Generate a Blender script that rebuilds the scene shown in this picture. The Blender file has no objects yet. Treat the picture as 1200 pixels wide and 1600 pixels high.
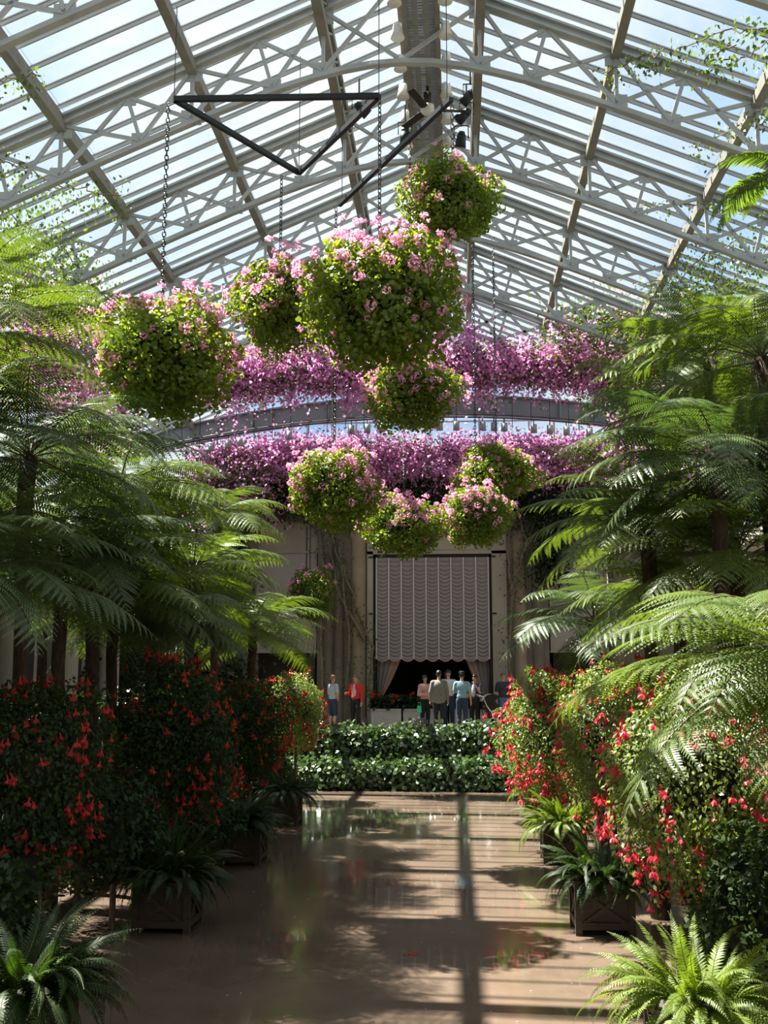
import bpy, math, random
import numpy as np
from mathutils import Vector, Matrix, Euler

random.seed(7)
RNG = np.random.default_rng(7)
SC = bpy.context.scene
COL = SC.collection
R = math.radians

# ------------------------------------------------------------------ camera
FPX = 1650.0
EYE = Vector((0.0, 0.0, 3.15))
PITCH = math.atan(250 / FPX)
YAW = math.atan(112 / FPX * math.cos(PITCH))
cd = bpy.data.cameras.new('camera')
cd.sensor_fit = 'VERTICAL'
cd.sensor_height = 32.0
cd.lens = 32.0 * FPX / 1600.0
cd.clip_end = 500
cam = bpy.data.objects.new('camera', cd)
COL.objects.link(cam)
cam.location = EYE
cam.rotation_euler = Euler((math.pi / 2 + PITCH, 0, YAW), 'XYZ')
SC.camera = cam

# ------------------------------------------------------------------ sky, sun, exposure
SC.view_settings.view_transform = 'Standard'
SC.view_settings.look = 'None'
SC.view_settings.gamma = 1.0
SC.view_settings.use_curve_mapping = False
SC.view_settings.exposure = 0.2
SUN_TO = Vector((-0.44, 0.14, 0.81)).normalized()
SUN_STRENGTH = 24.0
SKY_STRENGTH = 0.85

world = bpy.data.worlds.new('sky')
SC.world = world
world.use_nodes = True
nt = world.node_tree
nt.nodes.clear()
def nd(tree, typ, **kw):
    n = tree.nodes.new(typ)
    for k, v in kw.items():
        setattr(n, k, v)
    return n
wo = nd(nt, 'ShaderNodeOutputWorld')
bg = nd(nt, 'ShaderNodeBackground')
tc = nd(nt, 'ShaderNodeTexCoord')
nz = nd(nt, 'ShaderNodeTexNoise')
nz.inputs['Scale'].default_value = 3.2
nz.inputs['Detail'].default_value = 6
nz.inputs['Roughness'].default_value = 0.6
rp = nd(nt, 'ShaderNodeValToRGB')
rp.color_ramp.elements[0].position = 0.36
rp.color_ramp.elements[0].color = (0.36, 0.62, 0.98, 1)
rp.color_ramp.elements[1].position = 0.60
rp.color_ramp.elements[1].color = (0.93, 0.97, 1.0, 1)
nt.links.new(tc.outputs['Generated'], nz.inputs['Vector'])
nt.links.new(nz.outputs['Fac'], rp.inputs['Fac'])
nt.links.new(rp.outputs['Color'], bg.inputs['Color'])
bg.inputs['Strength'].default_value = SKY_STRENGTH
nt.links.new(bg.outputs[0], wo.inputs[0])

sl = bpy.data.lights.new('sun', 'SUN')
sl.energy = SUN_STRENGTH
sl.angle = R(0.53)
sl.color = (1.0, 0.93, 0.82)
sun = bpy.data.objects.new('sun', sl)
COL.objects.link(sun)
sun.location = (-20, 20, 40)
sun.rotation_euler = SUN_TO.to_track_quat('Z', 'Y').to_euler()

# ------------------------------------------------------------------ pixel helpers (to lay the place out)
RIGHT = Vector((math.cos(YAW), math.sin(YAW), 0))
FWD = Vector((-math.sin(YAW) * math.cos(PITCH), math.cos(YAW) * math.cos(PITCH), math.sin(PITCH)))
UP = RIGHT.cross(FWD)
def ray(px, py):
    return RIGHT * ((px - 600) / FPX) + UP * ((800 - py) / FPX) + FWD
def P(px, py, d):
    r = ray(px, py)
    return EYE + r * (d / r.y)
def PZ(px, py, z):
    r = ray(px, py)
    return EYE + r * ((z - EYE.z) / r.z)

# the hall's own measures
CX = -0.8            # centre line
RIDGE = 14.9
SLOPE = 0.43
TER = 1.45           # terrace level
HALF = 10.1
YF = 35.0            # facade
def roofz(off):
    return RIDGE - SLOPE * abs(off)
def PR(px, py, drop=0.5):
    """point where a line of sight meets the roof's underside lowered by drop"""
    r = ray(px, py)
    best = None
    for s in (-1, 1):
        # z = RIDGE - drop - SLOPE*s*(x-CX)
        den = r.z + SLOPE * s * r.x
        if abs(den) < 1e-6:
            continue
        t = (RIDGE - drop + SLOPE * s * CX - EYE.z - SLOPE * s * EYE.x) / den
        q = EYE + r * t
        if t > 0 and (q.x - CX) * s >= 0 and (best is None or t < best[0]):
            best = (t, q)
    return best[1]

# ------------------------------------------------------------------ object helpers
def tag(o, label=None, cat=None, group=None, kind=None):
    if label: o['label'] = label
    if cat: o['category'] = cat
    if group: o['group'] = group
    if kind: o['kind'] = kind
    return o
def empty(name, loc=(0, 0, 0), rz=0.0, parent=None):
    o = bpy.data.objects.new(name, None)
    o.empty_display_size = 0.2
    COL.objects.link(o)
    o.location = loc
    o.rotation_euler = (0, 0, rz)
    if parent: o.parent = parent
    return o
def thing(name, label, cat, loc=(0, 0, 0), rz=0.0, group=None):
    return tag(empty(name, loc, rz), label, cat, group)
def link(name, mesh, parent=None, loc=None, rot=None, scale=None, matrix=None):
    o = bpy.data.objects.new(name, mesh)
    COL.objects.link(o)
    if parent: o.parent = parent
    if matrix is not None: o.matrix_local = matrix
    if loc is not None: o.location = loc
    if rot is not None: o.rotation_euler = rot
    if scale is not None: o.scale = (scale,) * 3 if isinstance(scale, (int, float)) else scale
    return o

class MB:
    """collects shapes; build() links them as one mesh object"""
    def __init__(self):
        self.v = []; self.f = []; self.m = []
    def add(self, verts, faces, mi=0):
        b = len(self.v)
        self.v.extend([tuple(x) for x in verts])
        self.f.extend([tuple(i + b for i in f) for f in faces])
        self.m.extend([mi] * len(faces))
        return self
    def box(self, c, s, mi=0, M=None):
        x, y, z = s[0] / 2, s[1] / 2, s[2] / 2
        vs = [Vector((a, b, d)) for d in (-z, z) for a, b in ((-x, -y), (x, -y), (x, y), (-x, y))]
        if M is not None: vs = [M @ q for q in vs]
        c = Vector(c)
        return self.add([q + c for q in vs], [(3, 2, 1, 0), (4, 5, 6, 7), (0, 1, 5, 4), (1, 2, 6, 5), (2, 3, 7, 6), (3, 0, 4, 7)], mi)
    def span(self, lo, hi, mi=0):
        lo = Vector(lo); hi = Vector(hi)
        return self.box((lo + hi) / 2, hi - lo, mi)
    def bar(self, a, b, w, h, mi=0, up=(0, 1, 0)):
        return self.box((Vector(a) + Vector(b)) / 2, (w, h, (Vector(b) - Vector(a)).length), mi, aim(a, b, up).to_3x3())
    def tube(self, pts, rad, n=6, mi=0, caps=True):
        pts = [Vector(p) for p in pts]
        if isinstance(rad, (int, float)): rad = [rad] * len(pts)
        rings = []
        for i, p in enumerate(pts):
            t = (pts[min(i + 1, len(pts) - 1)] - pts[max(i - 1, 0)]).normalized()
            a = Vector((0, 0, 1)) if abs(t.z) < 0.9 else Vector((1, 0, 0))
            u = t.cross(a).normalized(); w = t.cross(u)
            rings.append([p + (u * math.cos(2 * math.pi * k / n) + w * math.sin(2 * math.pi * k / n)) * rad[i] for k in range(n)])
        fs = []
        for i in range(len(pts) - 1):
            for k in range(n):
                fs.append((i * n + k, i * n + (k + 1) % n, (i + 1) * n + (k + 1) % n, (i + 1) * n + k))
        if caps:
            fs.append(tuple(range(n))[::-1]); fs.append(tuple((len(pts) - 1) * n + k for k in range(n)))
        return self.add([q for r in rings for q in r], fs, mi)
    def lathe(self, prof, n=16, c=(0, 0, 0), mi=0):
        c = Vector(c); vs = []; fs = []
        for r, z in prof:
            for k in range(n):
                a = 2 * math.pi * k / n
                vs.append(c + Vector((r * math.cos(a), r * math.sin(a), z)))
        for i in range(len(prof) - 1):
            for k in range(n):
                fs.append((i * n + k, i * n + (k + 1) % n, (i + 1) * n + (k + 1) % n, (i + 1) * n + k))
        fs.append(tuple(range(n))[::-1]); fs.append(tuple((len(prof) - 1) * n + k for k in range(n)))
        return self.add(vs, fs, mi)
    def ell(self, c, r, nu=14, nv=9, mi=0, M=None):
        c = Vector(c); vs = []; fs = []
        for j in range(nv + 1):
            th = math.pi * j / nv
            for k in range(nu):
                a = 2 * math.pi * k / nu
                q = Vector((r[0] * math.sin(th) * math.cos(a), r[1] * math.sin(th) * math.sin(a), r[2] * math.cos(th)))
                if M is not None: q = M @ q
                vs.append(c + q)
        for j in range(nv):
            for k in range(nu):
                fs.append((j * nu + k, (j + 1) * nu + k, (j + 1) * nu + (k + 1) % nu, j * nu + (k + 1) % nu))
        return self.add(vs, fs, mi)
    def caps(self, a, b, ra, rb, n=10, mi=0):
        """tapered capsule"""
        a = Vector(a); b = Vector(b); t = (b - a).normalized()
        pts = []; rad = []
        for q in (-1.0, -0.8, -0.45): pts.append(a + t * ra * q); rad.append(ra * max(0.05, math.sqrt(1 - q * q)))
        pts.append(a); rad.append(ra); pts.append(b); rad.append(rb)
        for q in (0.45, 0.8, 1.0): pts.append(b + t * rb * q); rad.append(rb * max(0.05, math.sqrt(1 - q * q)))
        return self.tube(pts, rad, n, mi)
    def mesh(self, name, mats, smooth=False):
        me = bpy.data.meshes.new(name)
        me.from_pydata(self.v, [], self.f)
        for m in (mats if isinstance(mats, (list, tuple)) else [mats]): me.materials.append(m)
        me.polygons.foreach_set('material_index', self.m)
        if smooth: me.polygons.foreach_set('use_smooth', [True] * len(self.f))
        me.update()
        return me
    def build(self, name, mats, parent=None, smooth=False, **kw):
        return link(name, self.mesh(name, mats, smooth), parent, **kw)

def aim(a, b, up=(0, 1, 0)):
    """matrix whose Z runs from a to b, placed at the midpoint"""
    a = Vector(a); b = Vector(b); z = (b - a).normalized(); u = Vector(up)
    if abs(z.dot(u)) > 0.98: u = Vector((1, 0, 0))
    x = u.cross(z).normalized(); y = z.cross(x)
    M = Matrix((x, y, z)).transposed().to_4x4()
    M.translation = (a + b) / 2
    return M
def bar_matrix(a, b, w, h, up=(0, 1, 0)):
    L = (Vector(b) - Vector(a)).length
    return aim(a, b, up) @ Matrix.Diagonal((w, h, L, 1))

# ------------------------------------------------------------------ materials
MATS = {}
def mat(name, col, rough=0.6, metal=0.0, var=0.15, scale=8.0, bump=0.0, spec=0.5, col2=None, stretch=(1, 1, 1), coat=0.0):
    m = bpy.data.materials.new(name); m.use_nodes = True
    t = m.node_tree; b = t.nodes['Principled BSDF']
    c2 = col2 or tuple(max(0, c * (1 - 2 * var)) for c in col)
    tcn = nd(t, 'ShaderNodeTexCoord'); mp = nd(t, 'ShaderNodeMapping'); mp.inputs['Scale'].default_value = stretch
    n = nd(t, 'ShaderNodeTexNoise'); n.inputs['Scale'].default_value = scale; n.inputs['Detail'].default_value = 5
    r = nd(t, 'ShaderNodeValToRGB')
    r.color_ramp.elements[0].position = 0.32; r.color_ramp.elements[1].position = 0.68
    r.color_ramp.elements[0].color = (*c2, 1); r.color_ramp.elements[1].color = (*col, 1)
    t.links.new(tcn.outputs['Object'], mp.inputs[0]); t.links.new(mp.outputs[0], n.inputs['Vector'])
    t.links.new(n.outputs['Fac'], r.inputs[0]); t.links.new(r.outputs[0], b.inputs['Base Color'])
    b.inputs['Roughness'].default_value = rough; b.inputs['Metallic'].default_value = metal
    b.inputs['Specular IOR Level'].default_value = spec
    if coat: b.inputs['Coat Weight'].default_value = coat
    if bump:
        bn = nd(t, 'ShaderNodeBump'); bn.inputs['Strength'].default_value = bump; bn.inputs['Distance'].default_value = 0.02
        t.links.new(n.outputs['Fac'], bn.inputs['Height']); t.links.new(bn.outputs[0], b.inputs['Normal'])
    MATS[name] = m
    return m
def leaf(name, c1, c2, trans=0.35, tcol=None, rough=0.45, spec=0.5, objvar=0.0):
    """leaf or petal: every leaf its own tone, light passes through"""
    m = bpy.data.materials.new(name); m.use_nodes = True
    t = m.node_tree; b = t.nodes['Principled BSDF']; out = t.nodes['Material Output']
    g = nd(t, 'ShaderNodeNewGeometry'); r = nd(t, 'ShaderNodeValToRGB')
    r.color_ramp.elements[0].color = (*c1, 1); r.color_ramp.elements[1].color = (*c2, 1)
    fac = g.outputs['Random Per Island']
    if objvar:
        oi = nd(t, 'ShaderNodeObjectInfo'); mx = nd(t, 'ShaderNodeMix'); mx.inputs[0].default_value = objvar
        t.links.new(g.outputs['Random Per Island'], mx.inputs[2]); t.links.new(oi.outputs['Random'], mx.inputs[3]); fac = mx.outputs[0]
    t.links.new(fac, r.inputs[0]); t.links.new(r.outputs[0], b.inputs['Base Color'])
    b.inputs['Roughness'].default_value = rough; b.inputs['Specular IOR Level'].default_value = spec
    tr = nd(t, 'ShaderNodeBsdfTranslucent')
    k = tcol or (1.6, 1.9, 0.7)
    ml = nd(t, 'ShaderNodeMix', data_type='RGBA', blend_type='MULTIPLY'); ml.inputs[0].default_value = 1.0
    t.links.new(r.outputs[0], ml.inputs[6]); ml.inputs[7].default_value = (*k, 1)
    t.links.new(ml.outputs[2], tr.inputs[0])
    ms = nd(t, 'ShaderNodeMixShader'); ms.inputs[0].default_value = trans
    t.links.new(b.outputs[0], ms.inputs[1]); t.links.new(tr.outputs[0], ms.inputs[2]); t.links.new(ms.outputs[0], out.inputs[0])
    MATS[name] = m
    return m
def glass(name, tint=(0.96, 0.985, 0.985), gl=0.025, dust=0.018):
    m = bpy.data.materials.new(name); m.use_nodes = True
    t = m.node_tree; t.nodes.remove(t.nodes['Principled BSDF']); out = t.nodes['Material Output']
    tr = nd(t, 'ShaderNodeBsdfTransparent'); tr.inputs[0].default_value = (*tint, 1)
    g = nd(t, 'ShaderNodeBsdfGlossy'); g.inputs['Roughness'].default_value = 0.05
    tl = nd(t, 'ShaderNodeBsdfTranslucent'); tl.inputs[0].default_value = (0.9, 0.92, 0.92, 1)   # dust on the panes scatters light
    m1 = nd(t, 'ShaderNodeMixShader'); m1.inputs[0].default_value = gl
    m2 = nd(t, 'ShaderNodeMixShader'); m2.inputs[0].default_value = dust
    t.links.new(tr.outputs[0], m1.inputs[1]); t.links.new(g.outputs[0], m1.inputs[2])
    t.links.new(m1.outputs[0], m2.inputs[1]); t.links.new(tl.outputs[0], m2.inputs[2]); t.links.new(m2.outputs[0], out.inputs[0])
    MATS[name] = m
    return m

M_STEEL = mat('painted_steel', (0.43, 0.45, 0.45), 0.5, 0.0, 0.10, 3.0)
M_PURL = mat('weathered_steel', (0.25, 0.235, 0.20), 0.6, 0.0, 0.15, 3.0)
M_BARS = mat('glazing_bar_paint', (0.42, 0.43, 0.43), 0.5, 0.0, 0.08, 3.0)
M_BEAM = mat('grey_beam_paint', (0.20, 0.215, 0.22), 0.5, 0.0, 0.08, 2.0)
M_GLASS = glass('roof_glass')
M_BLACK = mat('black_metal', (0.018, 0.022, 0.028), 0.45, 0.3, 0.1)
M_CHAIN = mat('chain_metal', (0.06, 0.06, 0.06), 0.4, 0.7, 0.1)
M_WHITE = mat('white_paint', (0.72, 0.71, 0.68), 0.5, 0.0, 0.05)
M_STONE = mat('limestone', (0.36, 0.29, 0.20), 0.75, 0.0, 0.15, 1.6, 0.15)
M_STONE2 = mat('pale_limestone', (0.40, 0.36, 0.28), 0.75, 0.0, 0.08, 1.2, 0.1)
M_STONE3 = mat('grey_brown_limestone', (0.22, 0.19, 0.15), 0.75, 0.0, 0.16, 1.6, 0.15)
M_BLIND = mat('blind_fabric', (0.38, 0.35, 0.30), 0.8, 0.0, 0.03)
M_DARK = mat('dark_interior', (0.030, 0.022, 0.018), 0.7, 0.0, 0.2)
M_FRAME = mat('door_metal', (0.035, 0.032, 0.028), 0.4, 0.5, 0.1)
M_WOOD = mat('planter_wood', (0.060, 0.043, 0.030), 0.6, 0.0, 0.2, 6.0, 0.2, stretch=(1, 1, 6))
M_SOIL = mat('soil', (0.02, 0.015, 0.01), 0.9)
M_TRUNK = mat('fern_trunk', (0.075, 0.048, 0.030), 0.9, 0.0, 0.35, 30, 0.8, stretch=(1, 1, 0.25))
M_STEM = mat('green_brown_stem', (0.10, 0.085, 0.035), 0.6)
M_BARK = mat('vine_bark', (0.26, 0.20, 0.14), 0.85, 0.0, 0.2, 12, 0.3)
M_CORE = mat('shaded_twigs', (0.012, 0.017, 0.007), 0.9, 0.0, 0.3, 20)  # near-black: shade deep inside the plants put into the colour
M_MARBLE = mat('white_marble', (0.66, 0.64, 0.60), 0.4, 0.0, 0.07, 2)
M_LAMPG = mat('grey_lamp_metal', (0.30, 0.31, 0.31), 0.45, 0.4, 0.1)

L_FERN = leaf('tree_fern_leaf', (0.064, 0.108, 0.022), (0.135, 0.185, 0.045), 0.36, (1.7, 1.7, 0.35), 0.42, 0.55, 0.5)
L_FERNB = leaf('blue_green_fern_leaf', (0.055, 0.092, 0.032), (0.100, 0.142, 0.060), 0.28, (1.5, 1.7, 0.5), 0.40, 0.6, 0.5)
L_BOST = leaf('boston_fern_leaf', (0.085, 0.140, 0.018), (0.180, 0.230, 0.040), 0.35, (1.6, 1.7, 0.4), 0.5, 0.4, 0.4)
L_BOSTD = leaf('shade_toned_fern_leaf', (0.014, 0.034, 0.007), (0.032, 0.060, 0.012), 0.30, (1.6, 1.7, 0.4), 0.5, 0.4, 0.4)  # Boston fern leaf darkened, the shade is put into its colour
L_GER = leaf('geranium_leaf', (0.085, 0.140, 0.022), (0.170, 0.230, 0.040), 0.45, (2.3, 2.1, 0.35), 0.45, 0.45)
L_FUCH = leaf('fuchsia_leaf', (0.110, 0.165, 0.045), (0.220, 0.270, 0.090), 0.34, (1.7, 1.7, 0.45), 0.42, 0.5)
L_FUCHD = leaf('dark_shade_toned_fuchsia_leaf', (0.016, 0.036, 0.010), (0.038, 0.066, 0.018), 0.32, (1.7, 1.7, 0.45), 0.6, 0.25)  # fuchsia leaf with the left row's shade in its colour; also dark green shrubs
L_IVY = leaf('ivy_leaf', (0.030, 0.065, 0.022), (0.110, 0.165, 0.075), 0.20, (1.5, 1.7, 0.5), 0.28, 0.7)
L_VINE = leaf('vine_leaf', (0.050, 0.090, 0.020), (0.110, 0.165, 0.040), 0.40, (1.8, 1.8, 0.5), 0.45, 0.5)
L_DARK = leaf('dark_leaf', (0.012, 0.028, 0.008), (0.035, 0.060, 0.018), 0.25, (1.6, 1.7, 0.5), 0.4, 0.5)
L_BRACT = leaf('bougainvillea_bract', (0.50, 0.19, 0.40), (0.82, 0.52, 0.74), 0.48, (1.25, 1.0, 1.2), 0.6, 0.3)
L_PINK = leaf('pink_geranium_petal', (0.74, 0.30, 0.50), (0.90, 0.54, 0.70), 0.45, (1.15, 0.95, 1.05), 0.6, 0.3, 0.7)
L_RED = leaf('red_petal', (0.55, 0.015, 0.012), (0.80, 0.05, 0.03), 0.40, (1.2, 0.9, 0.9), 0.5, 0.4, 0.5)
L_FRED = leaf('fuchsia_sepal', (0.40, 0.015, 0.025), (0.62, 0.07, 0.07), 0.45, (1.3, 0.9, 0.9), 0.45, 0.4, 0.5)
L_FPIN = leaf('fuchsia_corolla', (0.65, 0.04, 0.22), (0.85, 0.14, 0.36), 0.45, (1.2, 0.9, 1.0), 0.45, 0.4, 0.5)
L_FORA = leaf('orange_fuchsia_flower', (0.38, 0.025, 0.010), (0.55, 0.08, 0.03), 0.45, (1.3, 0.9, 0.8), 0.45, 0.4, 0.5)

def floor_material():
    m = bpy.data.materials.new('wet_brown_stone'); m.use_nodes = True
    t = m.node_tree; b = t.nodes['Principled BSDF']
    tcn = nd(t, 'ShaderNodeTexCoord')
    n1 = nd(t, 'ShaderNodeTexNoise'); n1.inputs['Scale'].default_value = 0.9; n1.inputs['Detail'].default_value = 8; n1.inputs['Roughness'].default_value = 0.65
    n2 = nd(t, 'ShaderNodeTexNoise'); n2.inputs['Scale'].default_value = 0.35; n2.inputs['Detail'].default_value = 3
    r1 = nd(t, 'ShaderNodeValToRGB')
    r1.color_ramp.elements[0].position = 0.3; r1.color_ramp.elements[0].color = (0.105, 0.074, 0.055, 1)
    r1.color_ramp.elements[1].position = 0.7; r1.color_ramp.elements[1].color = (0.170, 0.124, 0.094, 1)
    r2 = nd(t, 'ShaderNodeValToRGB')
    r2.color_ramp.elements[0].position = 0.42; r2.color_ramp.elements[0].color = (0.05, 0.05, 0.05, 1)
    r2.color_ramp.elements[1].position = 0.62; r2.color_ramp.elements[1].color = (0.24, 0.24, 0.24, 1)
    for n in (n1, n2): t.links.new(tcn.outputs['Object'], n.inputs['Vector'])
    t.links.new(n1.outputs['Fac'], r1.inputs[0]); t.links.new(n2.outputs['Fac'], r2.inputs[0])
    t.links.new(r1.outputs[0], b.inputs['Base Color'])
    t.links.new(r2.outputs[0], b.inputs['Roughness'])
    n3 = nd(t, 'ShaderNodeTexNoise'); n3.inputs['Scale'].default_value = 2.5; n3.inputs['Detail'].default_value = 3
    t.links.new(tcn.outputs['Object'], n3.inputs['Vector'])
    bn = nd(t, 'ShaderNodeBump'); bn.inputs['Strength'].default_value = 0.05; bn.inputs['Distance'].default_value = 0.02
    t.links.new(n3.outputs['Fac'], bn.inputs['Height']); t.links.new(bn.outputs[0], b.inputs['Normal'])
    b.inputs['Specular IOR Level'].default_value = 0.45
    return m
M_FLOOR = floor_material()

# ------------------------------------------------------------------ floor, terraces
fl = MB().span((-8.0, -3.0, -0.3), (6.4, 30.6, 0.0)).build('floor', M_FLOOR); tag(fl, 'wet brown stone floor of the sunken hall', kind='structure')
tf = MB().span((-10.9, 30.6, -0.3), (9.3, 40.6, TER)).build('floor_terrace', M_STONE3); tag(tf, 'raised stone terrace at the far end', kind='structure')
for s, nm in ((-1, 'floor_walkway_left'), (1, 'floor_walkway_right')):
    x0, x1 = (-10.9, -8.0) if s < 0 else (6.4, 9.3)
    o = MB().span((x0, -3.0, -0.3), (x1, 30.6, TER)).build(nm, M_STONE3); tag(o, kind='structure')

# ------------------------------------------------------------------ roof
PURL = [1.3, 3.5, 5.7, 7.9, 10.1]
TRUSS_Y = [16.15 + 3.45 * k for k in range(-3, 5)]      # 5.8 .. 29.95
Y0, Y1 = -3.0, YF
ceil = empty('ceiling', (CX, 0, 0)); tag(ceil, 'glazed pitched conservatory roof on grey steel trusses', kind='structure')
UNIT = MB().box((0, 0, 0), (1, 1, 1)).mesh('brace', M_STEEL)
UNIT_BAR = MB().box((0, 0, 0), (1, 1, 1)).box((0, 0.75, 0), (2.0, 0.25, 1)).mesh('glazing_bar', M_BARS)
def botz(x):
    return 13.15 - 0.47 * (math.sqrt(x * x + 4.0) - 2.0)
def truss(y, individual):
    t = MB()
    for s in (-1, 1):
        a = Vector((0, y, RIDGE - 0.16)); b = Vector((s * HALF, y, roofz(HALF) - 0.16))
        t.bar(a, b, 0.16, 0.05)
        off = Vector((0, 0, 0.075)); t.bar(a + off, b + off, 0.04, 0.17); t.bar(a - off, b - off, 0.03, 0.17)
        for i, p in enumerate(PURL):
            t.box((s * p, y, roofz(p) - 0.30), (0.34, 0.03, 0.34))
            t.box((s * p, y, botz(p) + 0.08), (0.34, 0.03, 0.26))
            if i:
                m = (PURL[i - 1] + p) / 2
                t.box((s * m, y, roofz(m) - 0.26), (0.30, 0.03, 0.26))
                q = PURL[i - 1] + 0.85
                t.box((s * q, y, botz(q) + 0.08), (0.30, 0.03, 0.22))
    root = t.build('roof_truss', M_STEEL, ceil)
    # arched lower chord
    n = 40; c = MB()
    pts = [Vector((-HALF + 2 * HALF * k / n, y, botz(-HALF + 2 * HALF * k / n))) for k in range(n + 1)]
    for p, q in zip(pts[:-1], pts[1:]):
        c.bar(p, q, 0.10, 0.04); c.bar(p + Vector((0, 0, -0.045)), q + Vector((0, 0, -0.045)), 0.025, 0.12)
    c.build('lower_chord', M_STEEL, root)
    segs = []
    for s in (-1, 1):
        T = lambda x: Vector((s * x, y, roofz(x) - 0.24))
        B = lambda x: Vector((s * x, y, botz(x) + 0.06))
        for i in range(1, 5):
            l, r = PURL[i - 1], PURL[i]; m = (l + r) / 2; q = l + 0.85
            segs += [(B(l), T(m)), (T(m), B(q)), (T(m), B(r)), (T(l), B(q)), (B(q), T(r)), (T(r), B(r))]
        segs += [(T(1.3), B(1.3)), (T(0.05), B(1.3)), (B(0.05), T(1.3))]
    if individual:
        for a, b in segs:
            o = link('brace', UNIT, root, matrix=bar_matrix(a, b, 0.06, 0.05))
    else:
        g = MB()
        for a, b in segs: g.bar(a, b, 0.075, 0.06)
        tag(g.build('braces', M_STEEL, root), kind='stuff')
for y in TRUSS_Y:
    truss(y, 12.5 < y < 27)
# purlins along the hall
for s in (-1, 1):
    for i, p in enumerate(PURL):
        m = MB(); z = roofz(p)
        if i == 0:   # ridge girders are deep lattice channels
            for dz in (-0.12, -0.62): m.span((s * p - 0.08, Y0, z + dz - 0.08), (s * p + 0.08, Y1, z + dz + 0.08))
            m.span((s * p - 0.015, Y0, z - 0.62), (s * p + 0.015, Y1, z - 0.12))
            y = 0.0
            while y < 34.0:
                m.bar((s * p + 0.05, y, z - 0.62), (s * p + 0.05, y + 0.85, z - 0.12), 0.04, 0.04); y += 0.85
        else:
            m.span((s * p - 0.075, Y0, z - 0.36), (s * p + 0.075, Y1, z - 0.20)); m.span((s * p - 0.03, Y0, z - 0.2), (s * p + 0.03, Y1, z - 0.06))
        m.build('purlin', M_PURL, ceil)
MB().span((-0.12, Y0, RIDGE - 0.1), (0.12, Y1, RIDGE + 0.08)).build('ridge_cap', M_PURL, ceil)
# glazing bars and panes
PITCHB = 3.45 / 6
rest_b = MB(); rest_p = MB()
nb = int(round((Y1 - Y0) / PITCHB))
pane_mesh = []
E = [0.0] + PURL
for s in (-1, 1):
    for r in range(5):
        L = math.hypot(E[r + 1] - E[r], SLOPE * (E[r + 1] - E[r]))
        pane_mesh.append((s, r, L, MB().box((0, 0, 0), (L - 0.03, PITCHB - 0.05, 0.008)).mesh('pane', M_GLASS)))
for k in range(nb + 1):
    y = Y1 - k * PITCHB
    for s in (-1, 1):
        a = Vector((0, y, RIDGE + 0.02)); b = Vector((s * (HALF + 0.2), y, roofz(HALF + 0.2) + 0.02))
        if y > 12.0: link('glazing_bar', UNIT_BAR, ceil, matrix=bar_matrix(a, b, 0.03, 0.06, (0, 0, 1)))
        else: rest_b.bar(a, b, 0.05, 0.09, 0, (0, 0, 1))
    for (s, r, L, me) in pane_mesh:
        c = (E[r] + E[r + 1]) / 2; yy = y - PITCHB / 2
        loc = Vector((s * c, yy, roofz(c) + 0.055)); an = s * math.atan(SLOPE)
        if yy > 13.9 and r < 4: link('pane', me, ceil, loc=loc, rot=(0, an, 0))
        else: rest_p.box(loc, (L - 0.03, PITCHB - 0.05, 0.008), 0, Matrix.Rotation(an, 3, 'Y'))
tag(rest_b.build('glazing_bars', M_BARS, ceil), kind='stuff')
tag(rest_p.build('panes', M_GLASS, ceil), kind='stuff')

# walkway under the ridge
ww = MB(); WX = 0.34; WZ = 13.75
for dx in (-0.27, 0.27):
    ww.span((WX + dx - 0.04, 10, WZ - 0.05), (WX + dx + 0.04, 34, WZ + 0.07)); ww.span((WX + dx - 0.02, 10, WZ + 0.75), (WX + dx + 0.02, 34, WZ + 0.79))
    y = 10.0
    while y < 34: ww.span((WX + dx - 0.02, y, WZ), (WX + dx + 0.02, y + 0.04, WZ + 0.78)); y += 1.75
    for y in TRUSS_Y[1:]: ww.span((WX + dx - 0.015, y - 0.02, WZ), (WX + dx + 0.015, y + 0.02, roofz(WX) - 0.1))
wo_ = ww.build('walkway', M_PURL, ceil)
g = MB(); y = 10.0
while y < 34: g.span((WX - 0.25, y, WZ - 0.01), (WX + 0.25, y + 0.035, WZ + 0.03)); y += 0.075
for dx in (-0.1, 0.08): g.span((WX + dx - 0.05, 10, WZ - 0.04), (WX + dx + 0.05, 34, WZ - 0.01))
tag(g.build('walkway_grating', M_LAMPG, wo_), kind='stuff')
lamp = MB().lathe([(0.03, 0.26), (0.07, 0.25), (0.09, 0.10), (0.12, 0.0), (0.11, -0.01)], 12).mesh('walkway_lamp', M_WHITE, True)
k = 0
for y in np.arange(13.4, 24.5, 0.92):
    for dx in (-0.40, 0.40):
        k += 1
        o = link('walkway_lamp', lamp, None, loc=(CX + WX + dx, y, WZ - 0.18))
        tag(o, 'white bell-shaped lamp in the row along the %s edge of the ridge walkway' % ('left' if dx < 0 else 'right'), 'lamp', 'lamps along the %s edge of the ridge walkway' % ('left' if dx < 0 else 'right'))
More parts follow.
